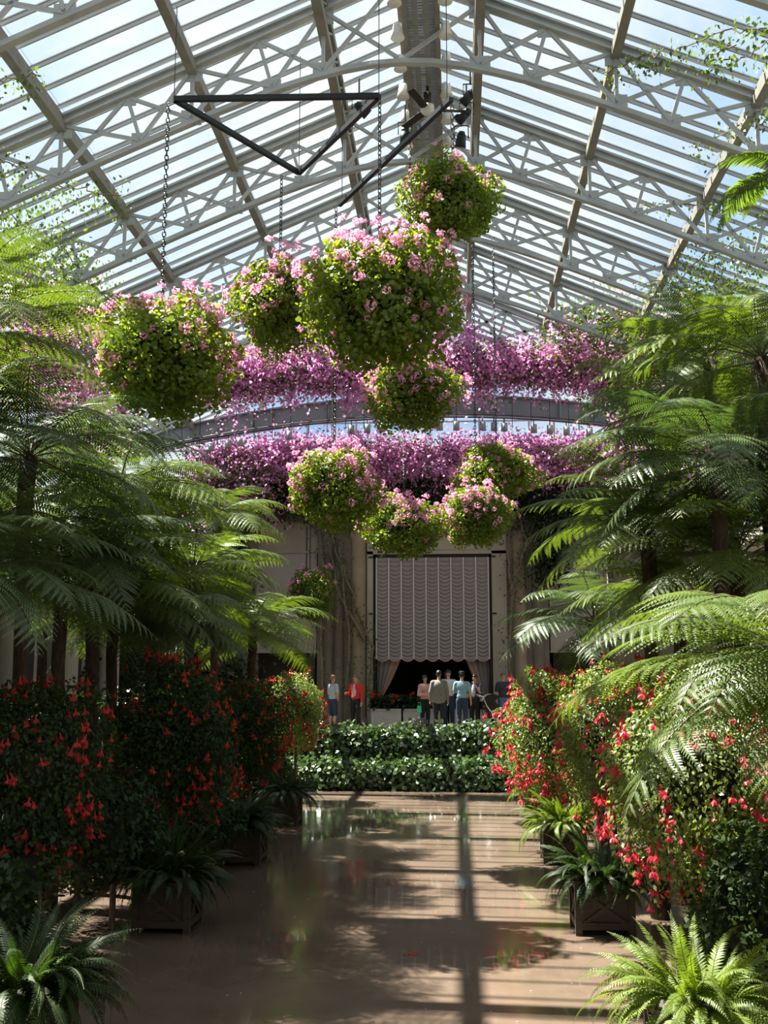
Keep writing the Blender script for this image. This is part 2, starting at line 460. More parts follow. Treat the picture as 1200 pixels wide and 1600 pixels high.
# ceiling fan under the ridge walkway
fp = P(668, 172, 17.9)
fan = thing('ceiling_fan', 'ceiling fan with white motor and dark blades under the ridge walkway', 'fan', fp)
MB().tube([(0, 0, 0.1), (0, 0, WZ - fp.z)], 0.03, 8).build('rod', M_FRAME, fan)
MB().lathe([(0.02, 0.34), (0.07, 0.33), (0.07, 0.12), (0.02, 0.11)], 12).build('canopy', M_FRAME, fan, True)
MB().lathe([(0.05, 0.11), (0.12, 0.08), (0.13, -0.02), (0.08, -0.08), (0.02, -0.09)], 14).build('motor', M_WHITE, fan, True)
bl = MB().box((0.44, 0, 0), (0.62, 0.13, 0.012), 0, Matrix.Rotation(R(14), 3, 'X')).bar((0.08, 0, 0), (0.2, 0, 0), 0.04, 0.015).mesh('blade', M_FRAME)
for k in range(3): link('blade', bl, fan, rot=(0, 0, R(8 + 120 * k)))
# spotlights clamped below the trusses
def spotlight(px, py, d, rx, rz, label):
    p = P(px, py, d); t = thing('spotlight', label, 'spotlight', p, 0, 'stage spotlights under the ridge')
    b = MB().tube([(0, 0, 0), (0, 0, -0.22)], [0.085, 0.11], 12).tube([(0, 0, 0.08), (0, 0, 0)], [0.05, 0.085], 12)
    hs = b.build('housing', M_BLACK, t, True, rot=(R(rx), 0, R(rz)))
    MB().lathe([(0.095, 0), (0.095, 0.004)], 12, (0, 0, -0.223)).build('lens', M_LAMPG, hs)
    MB().tube([(-0.13, 0, -0.05), (-0.13, 0, 0.2), (0.13, 0, 0.2), (0.13, 0, -0.05)], 0.014, 6).build('yoke', M_BLACK, t)
    MB().tube([(0, 0, 0.19), (0, 0, 0.55)], 0.02, 6).build('clamp', M_BLACK, t)
spotlight(561, 166, 18.2, 55, -60, 'black spotlight on the left ridge girder, tilted left')
spotlight(735, 147, 18.2, 55, 60, 'black spotlight right of the walkway, uppermost of three')
spotlight(729, 176, 18.4, 70, 50, 'black spotlight right of the walkway, middle of three')
spotlight(721, 212, 18.8, 20, 20, 'black spotlight right of the walkway, lowest of three')
spotlight(633, 206, 18.8, 15, 0, 'small spotlight left of the walkway below the fan')

# ------------------------------------------------------------------ far wall
def FX(px): return P(px, 950, YF).x
def FZ(py): return P(676, py, YF).z
WT = FZ(742)
xl, xr = FX(583), FX(769); sl0, sl1 = FX(400), FX(496); sr0, sr1 = FX(857), FX(953); ztop = FZ(866); zs = FZ(812)
X0, X1 = CX - 10.1, CX + 10.1
w = MB()
for a, b in ((X0, sl0), (sl1, xl), (xr, sr0), (sr1, X1)): w.span((a, YF, TER), (b, YF + 0.6, WT))
w.span((xl, YF, ztop), (xr, YF + 0.6, WT))
w.span((sl0, YF, zs), (sl1, YF + 0.6, WT)); w.span((sr0, YF, zs), (sr1, YF + 0.6, WT))
wb = w.build('wall_back', M_STONE3); tag(wb, 'stone end wall with tall central doorway', kind='structure')
# door surround, pilasters, cornice
sur = MB(); W = 0.48
sur.span((xl - W * 0.4, YF - 0.10, TER), (xl, YF, ztop + 0.1)).span((xr, YF - 0.10, TER), (xr + W, YF, ztop + 0.1))
sur.span((xl - W * 0.4, YF - 0.10, ztop), (xr + W, YF, ztop + 0.62))
sur.span((xl + 0.1, YF - 0.13, ztop + 0.14), (xr - 0.1, YF - 0.1, ztop + 0.50))
sur.build('door_surround', M_STONE2, wb)
def pilaster(x, r, mt):
    m = MB()
    m.lathe([(r * 1.25, 0), (r * 1.25, 0.12), (r * 1.05, 0.18), (r, 0.3), (r * 0.93, 6.0), (r * 1.1, 6.1), (r * 1.2, 6.3)], 18, (x, YF + 0.02, TER))
    m.build('pilaster', mt, wb, True)
for px, r, mt in ((512, 0.20, M_STONE3), (530, 0.17, M_STONE3), (560, 0.27, M_STONE), (812, 0.22, M_STONE), (840, 0.2, M_STONE3), (385, 0.26, M_STONE3), (350, 0.2, M_STONE3), (965, 0.26, M_STONE3)):
    pilaster(FX(px), r, mt)
cor = MB(); cor.span((X0, YF - 0.25, WT - 0.25), (X1, YF + 0.6, WT)); cor.span((X0, YF - 0.12, WT - 0.95), (X1, YF, WT - 0.25)); cor.build('cornice', M_STONE3, wb)
# dark room behind the doorway
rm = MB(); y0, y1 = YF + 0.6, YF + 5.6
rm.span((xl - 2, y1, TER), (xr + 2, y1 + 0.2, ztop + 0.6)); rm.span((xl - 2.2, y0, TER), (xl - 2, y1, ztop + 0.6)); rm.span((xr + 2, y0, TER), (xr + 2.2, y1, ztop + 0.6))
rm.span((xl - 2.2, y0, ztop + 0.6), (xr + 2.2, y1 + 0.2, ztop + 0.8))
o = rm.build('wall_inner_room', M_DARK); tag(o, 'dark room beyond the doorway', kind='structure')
# door frame and festoon curtain
df = MB()
df.span((xl, YF + 0.05, TER), (xl + 0.10, YF + 0.2, ztop)).span((xr - 0.10, YF + 0.05, TER), (xr, YF + 0.2, ztop)).span((xl, YF + 0.05, ztop - 0.10), (xr, YF + 0.2, ztop))
for zz in (ztop - 0.12, ztop - 2.0):
    df.span((xl - 0.14, YF - 0.14, zz), (xl, YF + 0.1, zz + 0.05)); df.span((xr, YF - 0.14, zz), (xr + 0.14, YF + 0.1, zz + 0.05))
d1 = df.build('door_1', M_FRAME); tag(d1, 'dark metal frame of the tall central doorway', kind='structure')
M_LACE = leaf('lace_fabric', (0.36, 0.32, 0.30), (0.40, 0.36, 0.34), 0.25, (1.0, 1.0, 1.0), 0.8, 0.1)
M_PEACH = leaf('peach_lining', (0.62, 0.40, 0.32), (0.68, 0.46, 0.38), 0.25, (1.0, 1.0, 1.0), 0.8, 0.1)
ncol = 9; cw = (xr - xl - 0.22) / ncol; zb = FZ(1030); zt = ztop - 0.11
rows = 26; H = zt - zb
def swag_mesh():
    nu = 12; nv = rows * 7; vs = []; fs = []
    for j in range(nv + 1):
        for i in range(nu + 1):
            u = i / nu; sag = 4 * u * (1 - u)
            v = j / nv
            ph = (v * rows) % 1.0
            puff = (ph ** 1.6) * (1 - ph) * 3.0
            z = -v * H * (1 - 0.012) - sag * 0.10 * min(1, v * 8)
            y = -puff * 0.085 * (0.35 + 0.65 * sag) - 0.02 * sag
            vs.append((u * cw, y, z))
    for j in range(nv):
        for i in range(nu):
            a = j * (nu + 1) + i; fs.append((a, a + nu + 1, a + nu + 2, a + 1))
    return MB().add(vs, fs).mesh('swag', M_LACE, True)
cur = thing('festoon_curtain', 'white ruched festoon curtain filling the top of the central doorway', 'curtain', (xl + 0.11, YF + 0.02, zt))
sw = swag_mesh()
rib = MB().span((-0.018, -0.06, -H), (0.018, -0.01, 0)).mesh('cord', M_WHITE)
for k in range(ncol): link('swag', sw, cur, loc=(k * cw, 0, 0))
for k in range(ncol + 1): link('cord', rib, cur, loc=(k * cw, 0, 0))
fr = MB()
for k in range(ncol):
    fr.tube([(k * cw + u * cw, -0.03, -H * 0.985 - 0.12 * 4 * u * (1 - u)) for u in np.linspace(0, 1, 9)], 0.025, 6)
fr.build('fringe', M_PEACH, cur, True)
def drape(name, label, x, side, mt, mt2):
    """gathered drape tied back: top at the curtain, narrow at the tie, flaring to the floor"""
    t = thing(name, label, 'drape', (x, YF + 0.25, TER))
    n = 26; vs = []; fs = []; L = []
    zs_ = np.linspace(zb - TER + 0.25, 0.0, 18)
    for z in zs_:
        q = z / (zb - TER)
        tie = 0.42
        wd = 0.16 + (0.62 * max(0, (q - tie) / (1 - tie)) ** 0.8 if q > tie else 0.18 * (tie - q) / tie)
        for i in range(n):
            u = i / (n - 1)
            vs.append((side * (0.02 + u * wd), 0.05 * math.sin(u * 26) - 0.02, z))
    for j in range(len(zs_) - 1):
        for i in range(n - 1):
            a = j * n + i; fs.append((a, a + n, a + n + 1, a + 1)); L.append(1 if i > n * 0.55 else 0)
    m = MB(); m.add(vs, fs); m.m = L
    m.build('cloth', [mt, mt2], t, True)
    MB().tube([(side * -0.02, -0.09, 0.98), (side * 0.1, -0.12, 0.92), (side * 0.22, -0.09, 0.98)], 0.02, 6).build('tie_back', mt2, t)
drape('drape', 'peach and white drape tied back at the left door jamb', xl + 0.1, 1, M_LACE, M_PEACH)
drape('drape', 'white drape with peach lining at the right door jamb by the stroller', xr - 0.1, -1, M_LACE, M_PEACH)
# blinds in the side bays
for (a, b, nm, lb) in ((sl0, sl1, 'window_1', 'arched bay with a pale blind left of the doorway'), (sr0, sr1, 'window_2', 'arched bay with a pale blind right of the doorway, behind ferns')):
    root = empty(nm, ((a + b) / 2, YF, TER)); tag(root, lb, kind='structure')
    hw = (b - a) / 2; zA = FZ(860) - TER; zB = FZ(1017) - TER; zC = zs - TER
    MB().span((-hw + 0.05, 0.12, zB), (hw - 0.05, 0.15, zA)).span((-hw + 0.03, 0.09, zB - 0.06), (hw - 0.03, 0.17, zB)).build('blind', M_BLIND, root)
    MB().span((-hw, 0.15, zA), (hw, 0.3, zC)).span((-hw, 0.08, zA - 0.04), (hw, 0.16, zA + 0.03)).build('transom_panel', M_STONE2, root)
    # arch spandrels
    for s in (-1, 1):
        n = 8; rr = 0.75
        pts = [(s * hw, zC)] + [(s * (hw - rr + rr * math.cos(t)), zC - rr + rr * math.sin(t)) for t in np.linspace(0, math.pi / 2, n)]
        m = MB(); m.add([(x, 0.0, z) for x, z in pts] + [(x, 0.14, z) for x, z in pts], [tuple(range(len(pts))), tuple(range(len(pts), 2 * len(pts)))[::-1]] + [(i, i + len(pts), (i + 1) % len(pts) + len(pts), (i + 1) % len(pts)) for i in range(len(pts))])
        m.build('arch_spandrel', M_STONE3, root)
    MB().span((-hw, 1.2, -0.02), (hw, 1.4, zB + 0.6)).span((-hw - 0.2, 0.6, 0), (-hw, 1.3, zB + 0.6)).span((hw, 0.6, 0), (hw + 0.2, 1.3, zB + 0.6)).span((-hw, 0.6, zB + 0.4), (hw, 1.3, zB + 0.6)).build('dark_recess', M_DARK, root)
    MB().tube([(hw - 0.4, 0.1, zC - 0.2), (hw - 0.4, 0.1, zA - 1.0)], 0.015, 5).build('blind_cord', M_FRAME, root)
# glazed gable above the wall
gab = empty('window_gable', (CX, YF + 0.3, WT)); tag(gab, 'glazed gable above the stone end wall', kind='structure')
gm = MB(); nx = 24; gstep = 2 * HALF / nx
def gtop(x): return roofz(x) - WT - 0.1
for i in range(nx + 1):
    x = -HALF + gstep * i
    if gtop(x) > 0.1: gm.span((x - 0.03, -0.04, 0), (x + 0.03, 0.04, gtop(x)))
for z in (0.05, 1.0, 1.9): gm.span((-HALF, -0.035, z - 0.025), (HALF, 0.035, z + 0.025))
gm.build('mullions', M_BARS, gab)
for i in range(nx):
    a, b = -HALF + gstep * i, -HALF + gstep * (i + 1)
    lv = [0.05, 1.0, 1.9, 9]
    for j in range(3):
        za = lv[j]; t1, t2 = min(lv[j + 1], gtop(a)), min(lv[j + 1], gtop(b))
        if max(t1, t2) - za < 0.15: continue
        t1, t2 = max(t1, za + 0.01), max(t2, za + 0.01)
        vs = [(a, q, za) for q in (0, .008)] + [(b, q, za) for q in (0, .008)] + [(b, q, t2) for q in (0, .008)] + [(a, q, t1) for q in (0, .008)]
        MB().add(vs, [(0, 2, 4, 6), (7, 5, 3, 1), (0, 1, 3, 2), (2, 3, 5, 4), (4, 5, 7, 6), (6, 7, 1, 0)]).build('pane', M_GLASS, gab)
# arched grey box beam in front of the gable
bm_ = MB(); n = 44; yb = 34.0
def beamz(x): return P(676, 634, yb).z - 0.0135 * x * x
pts = [(-9.6 + 19.2 * k / n) for k in range(n + 1)]
for a, b in zip(pts[:-1], pts[1:]):
    za, zb2 = beamz(a), beamz(b)
    for dy0, dy1, lo, hi in ((-0.02, 0.02, -0.33, 0.33), (-0.14, 0.14, 0.30, 0.35), (-0.14, 0.14, -0.35, -0.30)):
        vs = [(a, yb + dy0, za + lo), (a, yb + dy1, za + lo), (b, yb + dy1, zb2 + lo), (b, yb + dy0, zb2 + lo), (a, yb + dy0, za + hi), (a, yb + dy1, za + hi), (b, yb + dy1, zb2 + hi), (b, yb + dy0, zb2 + hi)]
        bm_.add(vs, [(3, 2, 1, 0), (4, 5, 6, 7), (0, 1, 5, 4), (1, 2, 6, 5), (2, 3, 7, 6), (3, 0, 4, 7)])
ab = bm_.build('trim_1', M_BEAM, None, loc=(CX, 0, 0)); tag(ab, 'arched grey steel beam across the end wall', kind='structure')
for px in (345, 395, 425, 520, 640, 760, 875, 930, 965):
    x = P(px, 634, yb).x - CX
    MB().span((x - 0.03, yb - 0.12, beamz(x) - 0.31), (x + 0.03, yb + 0.12, beamz(x) + 0.31)).build('stiffener', M_BEAM, ab)
# lighting rail with grey can lamps
zr = P(676, 652, 33.4).z
rl = thing('lighting_rail', 'thin pipe rail for lamps below the arched beam', 'rail', (CX, 33.4, zr))
m = MB()
for dz in (0.0, 0.09): m.tube([(-8.8 + 17.6 * k / 20, 0, dz - 0.0115 * (-8.8 + 17.6 * k / 20) ** 2) for k in range(21)], 0.022, 6)
m.build('pipe', M_FRAME, rl)
m = MB()
for k in range(30):
    x = -8.7 + 0.6 * k; m.span((x - 0.008, -0.008, -0.0115 * x * x - 0.3), (x + 0.012, 0.012, 0.75 - 0.0115 * x * x))
tag(m.build('hangers', M_FRAME, rl), kind='stuff')
canm = MB().lathe([(0.03, 0.16), (0.10, 0.14), (0.11, -0.12), (0.10, -0.13)], 12).mesh('can', M_LAMPG, True)
stem = MB().tube([(0, 0, 0.15), (0, 0, 0.30)], 0.018, 6).mesh('stem', M_FRAME)
for i, px in enumerate((331, 357, 375, 452, 549, 574, 597, 687, 713, 754, 772, 788, 834, 859, 885, 921)):
    q = P(px, 668, 33.4); x = q.x - CX
    sd = 'left' if px < 676 else 'right'; t = thing('can_lamp', 'grey can-shaped lamp hung under the %s half of the arched beam' % sd, 'lamp', (q.x, 33.4, zr - 0.0115 * x * x - 0.30), 0, 'can lamps under the %s half of the arched beam' % sd)
    link('can', canm, t); link('stem', stem, t)

# ------------------------------------------------------------------ side walls
for s, nm in ((-1, 'wall_left'), (1, 'wall_right')):
    xw = CX + s * 10.1
    w = MB(); w.span((min(xw, xw + s * 0.4), Y0, TER), (max(xw, xw + s * 0.4), YF + 0.6, 7.2)); w.span((xw - 0.25, Y0, 7.2), (xw + 0.25, YF, 7.5)); w.span((xw - 0.15, Y0, roofz(HALF) - 0.3), (xw + 0.15, YF, roofz(HALF)))
    wl = w.build(nm, M_STONE2); tag(wl, 'pale stone side wall with columns', kind='structure')
    colm = MB().lathe([(0.42, 0), (0.42, 0.15), (0.36, 0.22), (0.33, 0.35), (0.30, 5.1), (0.40, 5.3), (0.40, 5.7)], 20, (0, 0, TER)).mesh('column', M_STONE2, True)
    dkm = MB().span((-0.06, -0.55, TER), (0.06, 0.55, TER + 4.6)).mesh('dark_gap', M_DARK)  # dark slab painted in for the unlit gaps between the columns
    for k in range(8):
        y = 10.4 + 3.5 * k
        link('column', colm, wl, loc=(xw - s * 0.5, y, 0)); link('dark_gap', dkm, wl, loc=(xw - s * 0.05, y + 1.75, 0))
    gw = empty('window_clerestory' + ('_left' if s < 0 else '_right'), (xw, 0, 7.5)); tag(gw, kind='structure')
    m = MB(); hh = roofz(HALF) - 0.3 - 7.5; k = 0
    pm = MB().span((-0.004, 0.03, 0.02), (0.004, 1.72, hh - 0.02)).mesh('pane', M_GLASS)
    y = Y0
    while y < YF - 0.1:
        m.span((-0.05, y - 0.04, 0), (0.05, y + 0.04, hh)); link('pane', pm, gw, loc=(0, y, 0)); y += 1.75
    m.build('mullions', M_BARS, gw)
wf = MB().span((X0, Y0 - 0.4, -0.3), (X1, Y0, RIDGE)).build('wall_front', M_STONE3); tag(wf, 'stone wall behind the viewer', kind='structure')

# ------------------------------------------------------------------ leaf clouds
def nrm(a): return a / (np.linalg.norm(a, axis=1, keepdims=True) + 1e-9)
RH = np.array([(0, 0, 0), (0.45, -0.5, 0.06), (1, 0, 0), (0.45, 0.5, 0.06)])
RND = np.array([(0, 0, 0), (0.15, -0.46, 0.05), (0.62, -0.5, 0.05), (1, -0.18, 0.0), (1, 0.18, 0.0), (0.62, 0.5, 0.05), (0.15, 0.46, 0.05)])
def leaves(name, c, axis, normal, ln, wd, mtl, tpl=RH):
    """one mesh of many leaves: centre, leaf axis and normal for each"""
    n = len(c); ax = nrm(axis)
    sd = nrm(np.cross(normal, ax)); nn = np.cross(ax, sd)
    ln = np.broadcast_to(np.asarray(ln), (n,))[:, None, None]; wd = np.broadcast_to(np.asarray(wd), (n,))[:, None, None]
    K = len(tpl)
    v = c[:, None, :] + ax[:, None, :] * (tpl[None, :, 0:1] * ln) + sd[:, None, :] * (tpl[None, :, 1:2] * wd) + nn[:, None, :] * (tpl[None, :, 2:3] * ln)
    v = v.reshape(-1, 3).astype(np.float32)
    me = bpy.data.meshes.new(name)
    me.vertices.add(n * K); me.vertices.foreach_set('co', v.ravel())
    me.loops.add(n * K); me.loops.foreach_set('vertex_index', np.arange(n * K, dtype=np.int32))
    me.polygons.add(n); me.polygons.foreach_set('loop_start', np.arange(n, dtype=np.int32) * K)
    me.update(calc_edges=True)
    me.materials.append(mtl)
    return me
def rdir(n): return nrm(RNG.normal(size=(n, 3)))
def lump(d, seed, amp=0.18, f=2.6):
    """smooth bumpiness over directions"""
    r = np.random.default_rng(seed); s = np.zeros(len(d))
    for _ in range(7):
        k = r.normal(size=3) * f; s += np.sin(d @ k + r.uniform(0, 6.28))
    s2 = np.zeros(len(d))
    for _ in range(6):
        k = r.normal(size=3) * f * 3.2; s2 += np.sin(d @ k + r.uniform(0, 6.28))
    return 1 + amp * s / 2.6 + amp * 0.55 * s2 / 2.4
def ball_leaves(name, n, rad, seed, mtl, ln, wd, tpl=RH, inner=0.72, amp=0.15, droop=0.5, skirt=0.0):
    d = rdir(n); b = lump(d, seed, amp)
    rr = (1.06 - (1.06 - inner) * RNG.random(n) ** 1.4) * b
    c = d * rr[:, None] * np.array(rad)
    if skirt: c[:, 2] -= skirt * RNG.random(n) * np.clip(0.25 - d[:, 2], 0, 1) * 1.3
    nor = nrm(d + 0.6 * RNG.normal(size=(n, 3)) + np.array((0, 0, 0.5)))
    ax = nrm(RNG.normal(size=(n, 3)) * 0.8 + d * 0.5 + np.array((0, 0, -droop)))
    s = RNG.uniform(0.65, 1.25, n)
    return leaves(name, c - ax * (ln * 0.5), ax, nor, ln * s, wd * s, mtl, tpl)
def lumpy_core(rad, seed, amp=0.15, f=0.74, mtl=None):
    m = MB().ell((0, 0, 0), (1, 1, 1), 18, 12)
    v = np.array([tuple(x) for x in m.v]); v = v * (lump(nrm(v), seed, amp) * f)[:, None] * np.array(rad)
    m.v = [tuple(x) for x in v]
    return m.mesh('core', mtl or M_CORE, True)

# ------------------------------------------------------------------ hanging baskets
def umbel(name, mtl, r=0.075):
    """a geranium head: a ball of small five-petal florets"""
    n = 26; d = rdir(n); d[:, 2] = np.abs(d[:, 2]) * 0.9 - 0.2; d = nrm(d)
    ax = nrm(np.cross(d, RNG.normal(size=(n, 3))) + d * 0.3); rr = r * RNG.uniform(0.7, 1.1, n)
    return leaves(name, d * rr[:, None] - ax * (r * 0.25), ax, d, r * 0.62, r * 0.52, mtl, RH)
UMB = [umbel('flower_head', L_PINK, 0.088) for _ in range(3)]
URED = [umbel('flower_head', L_RED, 0.06) for _ in range(2)]
linkm = MB()
def chain_mesh(L, name='chain'):
    m = MB(); p = 0.075; n = max(2, int(L / p))
    for i in range(n):
        z = i * p
        pts = []
        for k in range(8):
            a = 2 * math.pi * k / 8; u = 0.026 * math.cos(a); v = 0.052 * math.sin(a)
            pts.append((u, 0, z + v) if i % 2 else (0, u, z + v))
        m.tube(pts + [pts[0]], 0.009, 4, caps=False)
    return m.mesh(name, M_CHAIN)
BASK = []
def basket_set(seed):
    """foliage, inner ball and flower positions of a unit basket"""
    rad = (1.0, 1.0, 0.84)
    fm = ball_leaves('foliage', 11000, rad, seed, L_GER, 0.066, 0.062, RND, 0.60, 0.18, 0.3, 0.18)
    core = lumpy_core(rad, seed, 0.18, 0.62)
    rg = np.random.default_rng(seed); fl_ = []
    while len(fl_) < 200:
        d = nrm(rg.normal(size=(1, 3)))[0]
        if d[2] < rg.uniform(-1.0, 0.6): continue
        b = lump(d[None], seed, 0.18)[0]
        fl_.append((Vector(d * b * np.array(rad) * rg.uniform(1.0, 1.13)), d))
    for _ in range(22):     # sprays that stand above the mass
        d = nrm(np.array([[rg.normal() * 0.6, rg.normal() * 0.6, 1.0]]))[0]
        fl_.append((Vector(d * np.array(rad) * rg.uniform(1.12, 1.36)), d))
    return fm, core, fl_
BASK = [basket_set(s) for s in (11, 12, 13)]
def hanging_basket(label, px, py, d, rx, rz, top, var, nfl=140, lean=None, seed=0):
    p = P(px, py, d); t = thing('hanging_basket', label, 'hanging basket', p, random.uniform(0, 6.28), 'hanging geranium baskets')
    k = rx * d / FPX; kz = rz * d / FPX / 0.84
    fm, core, fls = BASK[var]
    tag(link('foliage', fm, t, scale=(k, k, kz)), kind='stuff'); link('dark_core', core, t, scale=(k, k, kz))  # added dark core stops see-through, inner shade is in its colour
    rg = random.Random(seed + 5)
    for q, dd in rg.sample(fls, min(nfl, len(fls))):
        o = link('flower_head', rg.choice(UMB), t, loc=(q.x * k, q.y * k, q.z * kz), scale=rg.uniform(0.6, 1.1) * (0.72 + 0.2 * k))
        o.rotation_euler = Vector(dd).to_track_quat('Z', 'Y').to_euler()
    top = top or roofz(p.x - CX) + 0.02
    L = top - (p.z + kz * 0.25)
    c = link('chain', chain_mesh(L), t, loc=(0, 0, kz * 0.25)); tag(c, kind='stuff')
    return p
# spreader frames
FZ1 = EYE.z + 8.5
c1, c2, c3 = (PZ(272, 155, FZ1), PZ(592, 150, FZ1), PZ(467, 270, FZ1))
f1 = thing('basket_frame', 'black triangular steel frame holding three hanging baskets', 'frame', (c1 + c2 + c3) / 3)
o1 = (c1 + c2 + c3) / 3
for a, b in ((c1, c2), (c2, c3), (c3, c1)): MB().bar(a - o1, b - o1, 0.075, 0.075, 0, (0, 0, 1)).build('frame_bar', M_BLACK, f1)
for c in (c1, c2, c3):
    MB().tube([c - o1, Vector((c.x, c.y, roofz(c.x - CX) - 0.3)) - o1], 0.007, 5).build('cable', M_CHAIN, f1)
e1, e2 = PZ(705, 155, FZ1), PZ(530, 320, FZ1)
f2 = thing('basket_frame', 'black straight spreader bar sloping left below the ridge walkway', 'frame', (e1 + e2) / 2)
o2 = (e1 + e2) / 2
MB().bar(e1 - o2, e2 - o2, 0.075, 0.075, 0, (0, 0, 1)).build('frame_bar', M_BLACK, f2)
for c in (e1.lerp(e2, 0.03), e1.lerp(e2, 0.97)):
    MB().tube([c - o2, Vector((c.x, c.y, roofz(c.x - CX) - 0.3)) - o2], 0.007, 5).build('cable', M_CHAIN, f2)
TOPZ = None
hanging_basket('large pink geranium basket on the left chain of the triangular frame', 250, 558, c1.y, 112, 84, FZ1, 0, 200, seed=1)
hanging_basket('largest pink geranium basket, hanging in the middle above the far beam', 593, 462, c2.y, 120, 98, FZ1, 1, 210, seed=2)
hanging_basket('pink geranium basket half hidden behind the largest basket', 437, 466, c3.y, 72, 70, FZ1, 2, 170, seed=3)
hanging_basket('highest geranium basket, mostly green, below the ridge walkway', 708, 310, e1.y, 70, 60, FZ1, 0, 40, seed=4)
hanging_basket('pink geranium basket in front of the arched beam, under the largest basket', 642, 608, 19.6, 72, 54, TOPZ, 1, 180, seed=5)
hanging_basket('round pink geranium basket above the pilaster left of the doorway', 522, 757, e2.y, 70, 56, FZ1, 2, 170, seed=6)
hanging_basket('lowest pink geranium basket, over the left half of the doorway', 631, 822, 24.0, 58, 42, TOPZ, 0, 150, seed=7)
hanging_basket('pink geranium basket over the right half of the doorway', 744, 802, 24.6, 53, 42, TOPZ, 1, 140, seed=8)
hanging_basket('pink geranium basket just above the one over the right half of the doorway', 776, 733, 25.6, 58, 40, TOPZ, 2, 120, seed=9)
hanging_basket('small shaded geranium basket before the pale blind left of the doorway', 484, 926, 33.4, 34, 36, 9.4, 0, 60, seed=10)

# ------------------------------------------------------------------ bougainvillea
def vine_mass(name, label, cat, path, spread, nb_, nl, bsize=0.12, lsize=0.10, hang=0.0, seed=1, bract=None, lmat=None, stems=3, origin=None, clumps=60):
    """a mass of flowering vine along a path: bract clumps, leaves and stems"""
    rg = np.random.default_rng(seed)
    path = [Vector(p) for p in path]; o = Vector(origin) if origin else path[0]
    A = np.array([tuple(p - o) for p in path]); seg = np.linalg.norm(np.diff(A, axis=0), axis=1); cum = np.concatenate([[0], np.cumsum(seg)])
    def along(n):
        t = rg.uniform(0, cum[-1], n); return np.stack([np.interp(t, cum, A[:, k]) for k in range(3)], 1)
    sp = np.array(spread)
    t = thing(name, label, cat, o)
    if nb_:
        cc = along(clumps) + rg.normal(size=(clumps, 3)) * sp; cc[:, 2] -= hang * rg.random(clumps) ** 2
        size = rg.uniform(0.13, 0.34, clumps)
        i = rg.integers(0, clumps, nb_)
        c = cc[i] + rg.normal(size=(nb_, 3)) * size[i][:, None]
        ax = nrm(rg.normal(size=(nb_, 3))); no = nrm(rg.normal(size=(nb_, 3)) + np.array((0, 0, 0.5)))
        s = bsize * rg.uniform(0.6, 1.2, nb_)
        tag(link('bracts', leaves('bracts', c, ax, no, s, s * 0.8, bract or L_BRACT), t), kind='stuff')
    if nl:
        c = along(nl) + rg.normal(size=(nl, 3)) * sp * 1.05; c[:, 2] -= hang * rg.random(nl) ** 2.5
        ax = nrm(rg.normal(size=(nl, 3)) + np.array((0, 0, -0.6))); no = nrm(rg.normal(size=(nl, 3)) + np.array((0, 0, 1.0)))
        s = lsize * rg.uniform(0.6, 1.2, nl)
        tag(link('foliage', leaves('foliage', c, ax, no, s, s * 0.7, lmat or L_VINE), t), kind='stuff')
    for k in range(stems):
        j = rg.normal(size=(len(A), 3)) * sp * 0.4
        MB().tube([tuple(x) for x in A + j], 0.025, 5).build('stem', M_BARK, t)
    return t
z1 = P(700, 572, 31.4).z
vine_mass('bougainvillea', 'magenta bougainvillea band trained above the right half of the arched beam', 'vine', [P(655, 565, 29.6), P(760, 565, 29.6), P(880, 570, 29.6), P(1020, 585, 29.6)], (0.25, 0.25, 0.30), 21000, 7000, 0.115, 0.11, 0.35, 21, clumps=300)
vine_mass('bougainvillea', 'magenta bougainvillea band trained above the left half of the arched beam', 'vine', [P(340, 590, 29.6), P(420, 575, 29.6), P(520, 572, 29.6), P(650, 572, 29.6)], (0.25, 0.25, 0.32), 19000, 7000, 0.115, 0.11, 0.5, 22, clumps=260)
vine_mass('bougainvillea', 'pink bougainvillea on the end wall top, right of the hanging baskets', 'vine', [P(690, 708, 34.2), P(800, 706, 34.2), P(900, 708, 34.2), P(985, 710, 34.2)], (0.25, 0.22, 0.24), 17000, 5500, 0.12, 0.11, 0.5, 23, clumps=260)
vine_mass('bougainvillea', 'pink bougainvillea on the end wall top, left of the doorway', 'vine', [P(320, 718, 34.2), P(420, 708, 34.2), P(560, 702, 34.2), P(690, 706, 34.2)], (0.25, 0.22, 0.25), 17000, 6500, 0.12, 0.11, 0.7, 24, clumps=260)
vine_mass('bougainvillea', 'shaded purple bougainvillea high on the left side wall behind ferns', 'vine', [P(-30, 520, 21), P(60, 500, 22), P(130, 540, 24), P(180, 620, 25)], (0.45, 0.5, 0.75), 7000, 5000, 0.11, 0.11, 1.2, 25, clumps=110)
vine_mass('bougainvillea', 'leafy bougainvillea climbing the right eave above the arched beam', 'vine', [P(880, 500, 29), P(960, 490, 28), P(1050, 520, 27), P(1110, 620, 26)], (0.4, 0.4, 0.40), 2600, 7500, 0.11, 0.12, 0.9, 26, clumps=60)
vine_mass('bougainvillea', 'pink-dotted bougainvillea on the right wall behind the tree ferns', 'vine', [P(1010, 640, 28), P(1090, 660, 25), P(1180, 640, 23)], (0.6, 0.5, 0.8), 2600, 8000, 0.11, 0.13, 0.8, 27, clumps=60)
vine_mass('bougainvillea', 'purple bougainvillea trailing below the wall top behind the left ferns', 'vine', [P(300, 720, 33.8), P(345, 740, 33.8), P(420, 745, 33.8)], (0.25, 0.2, 0.45), 2600, 2600, 0.11, 0.11, 1.0, 28, clumps=50)
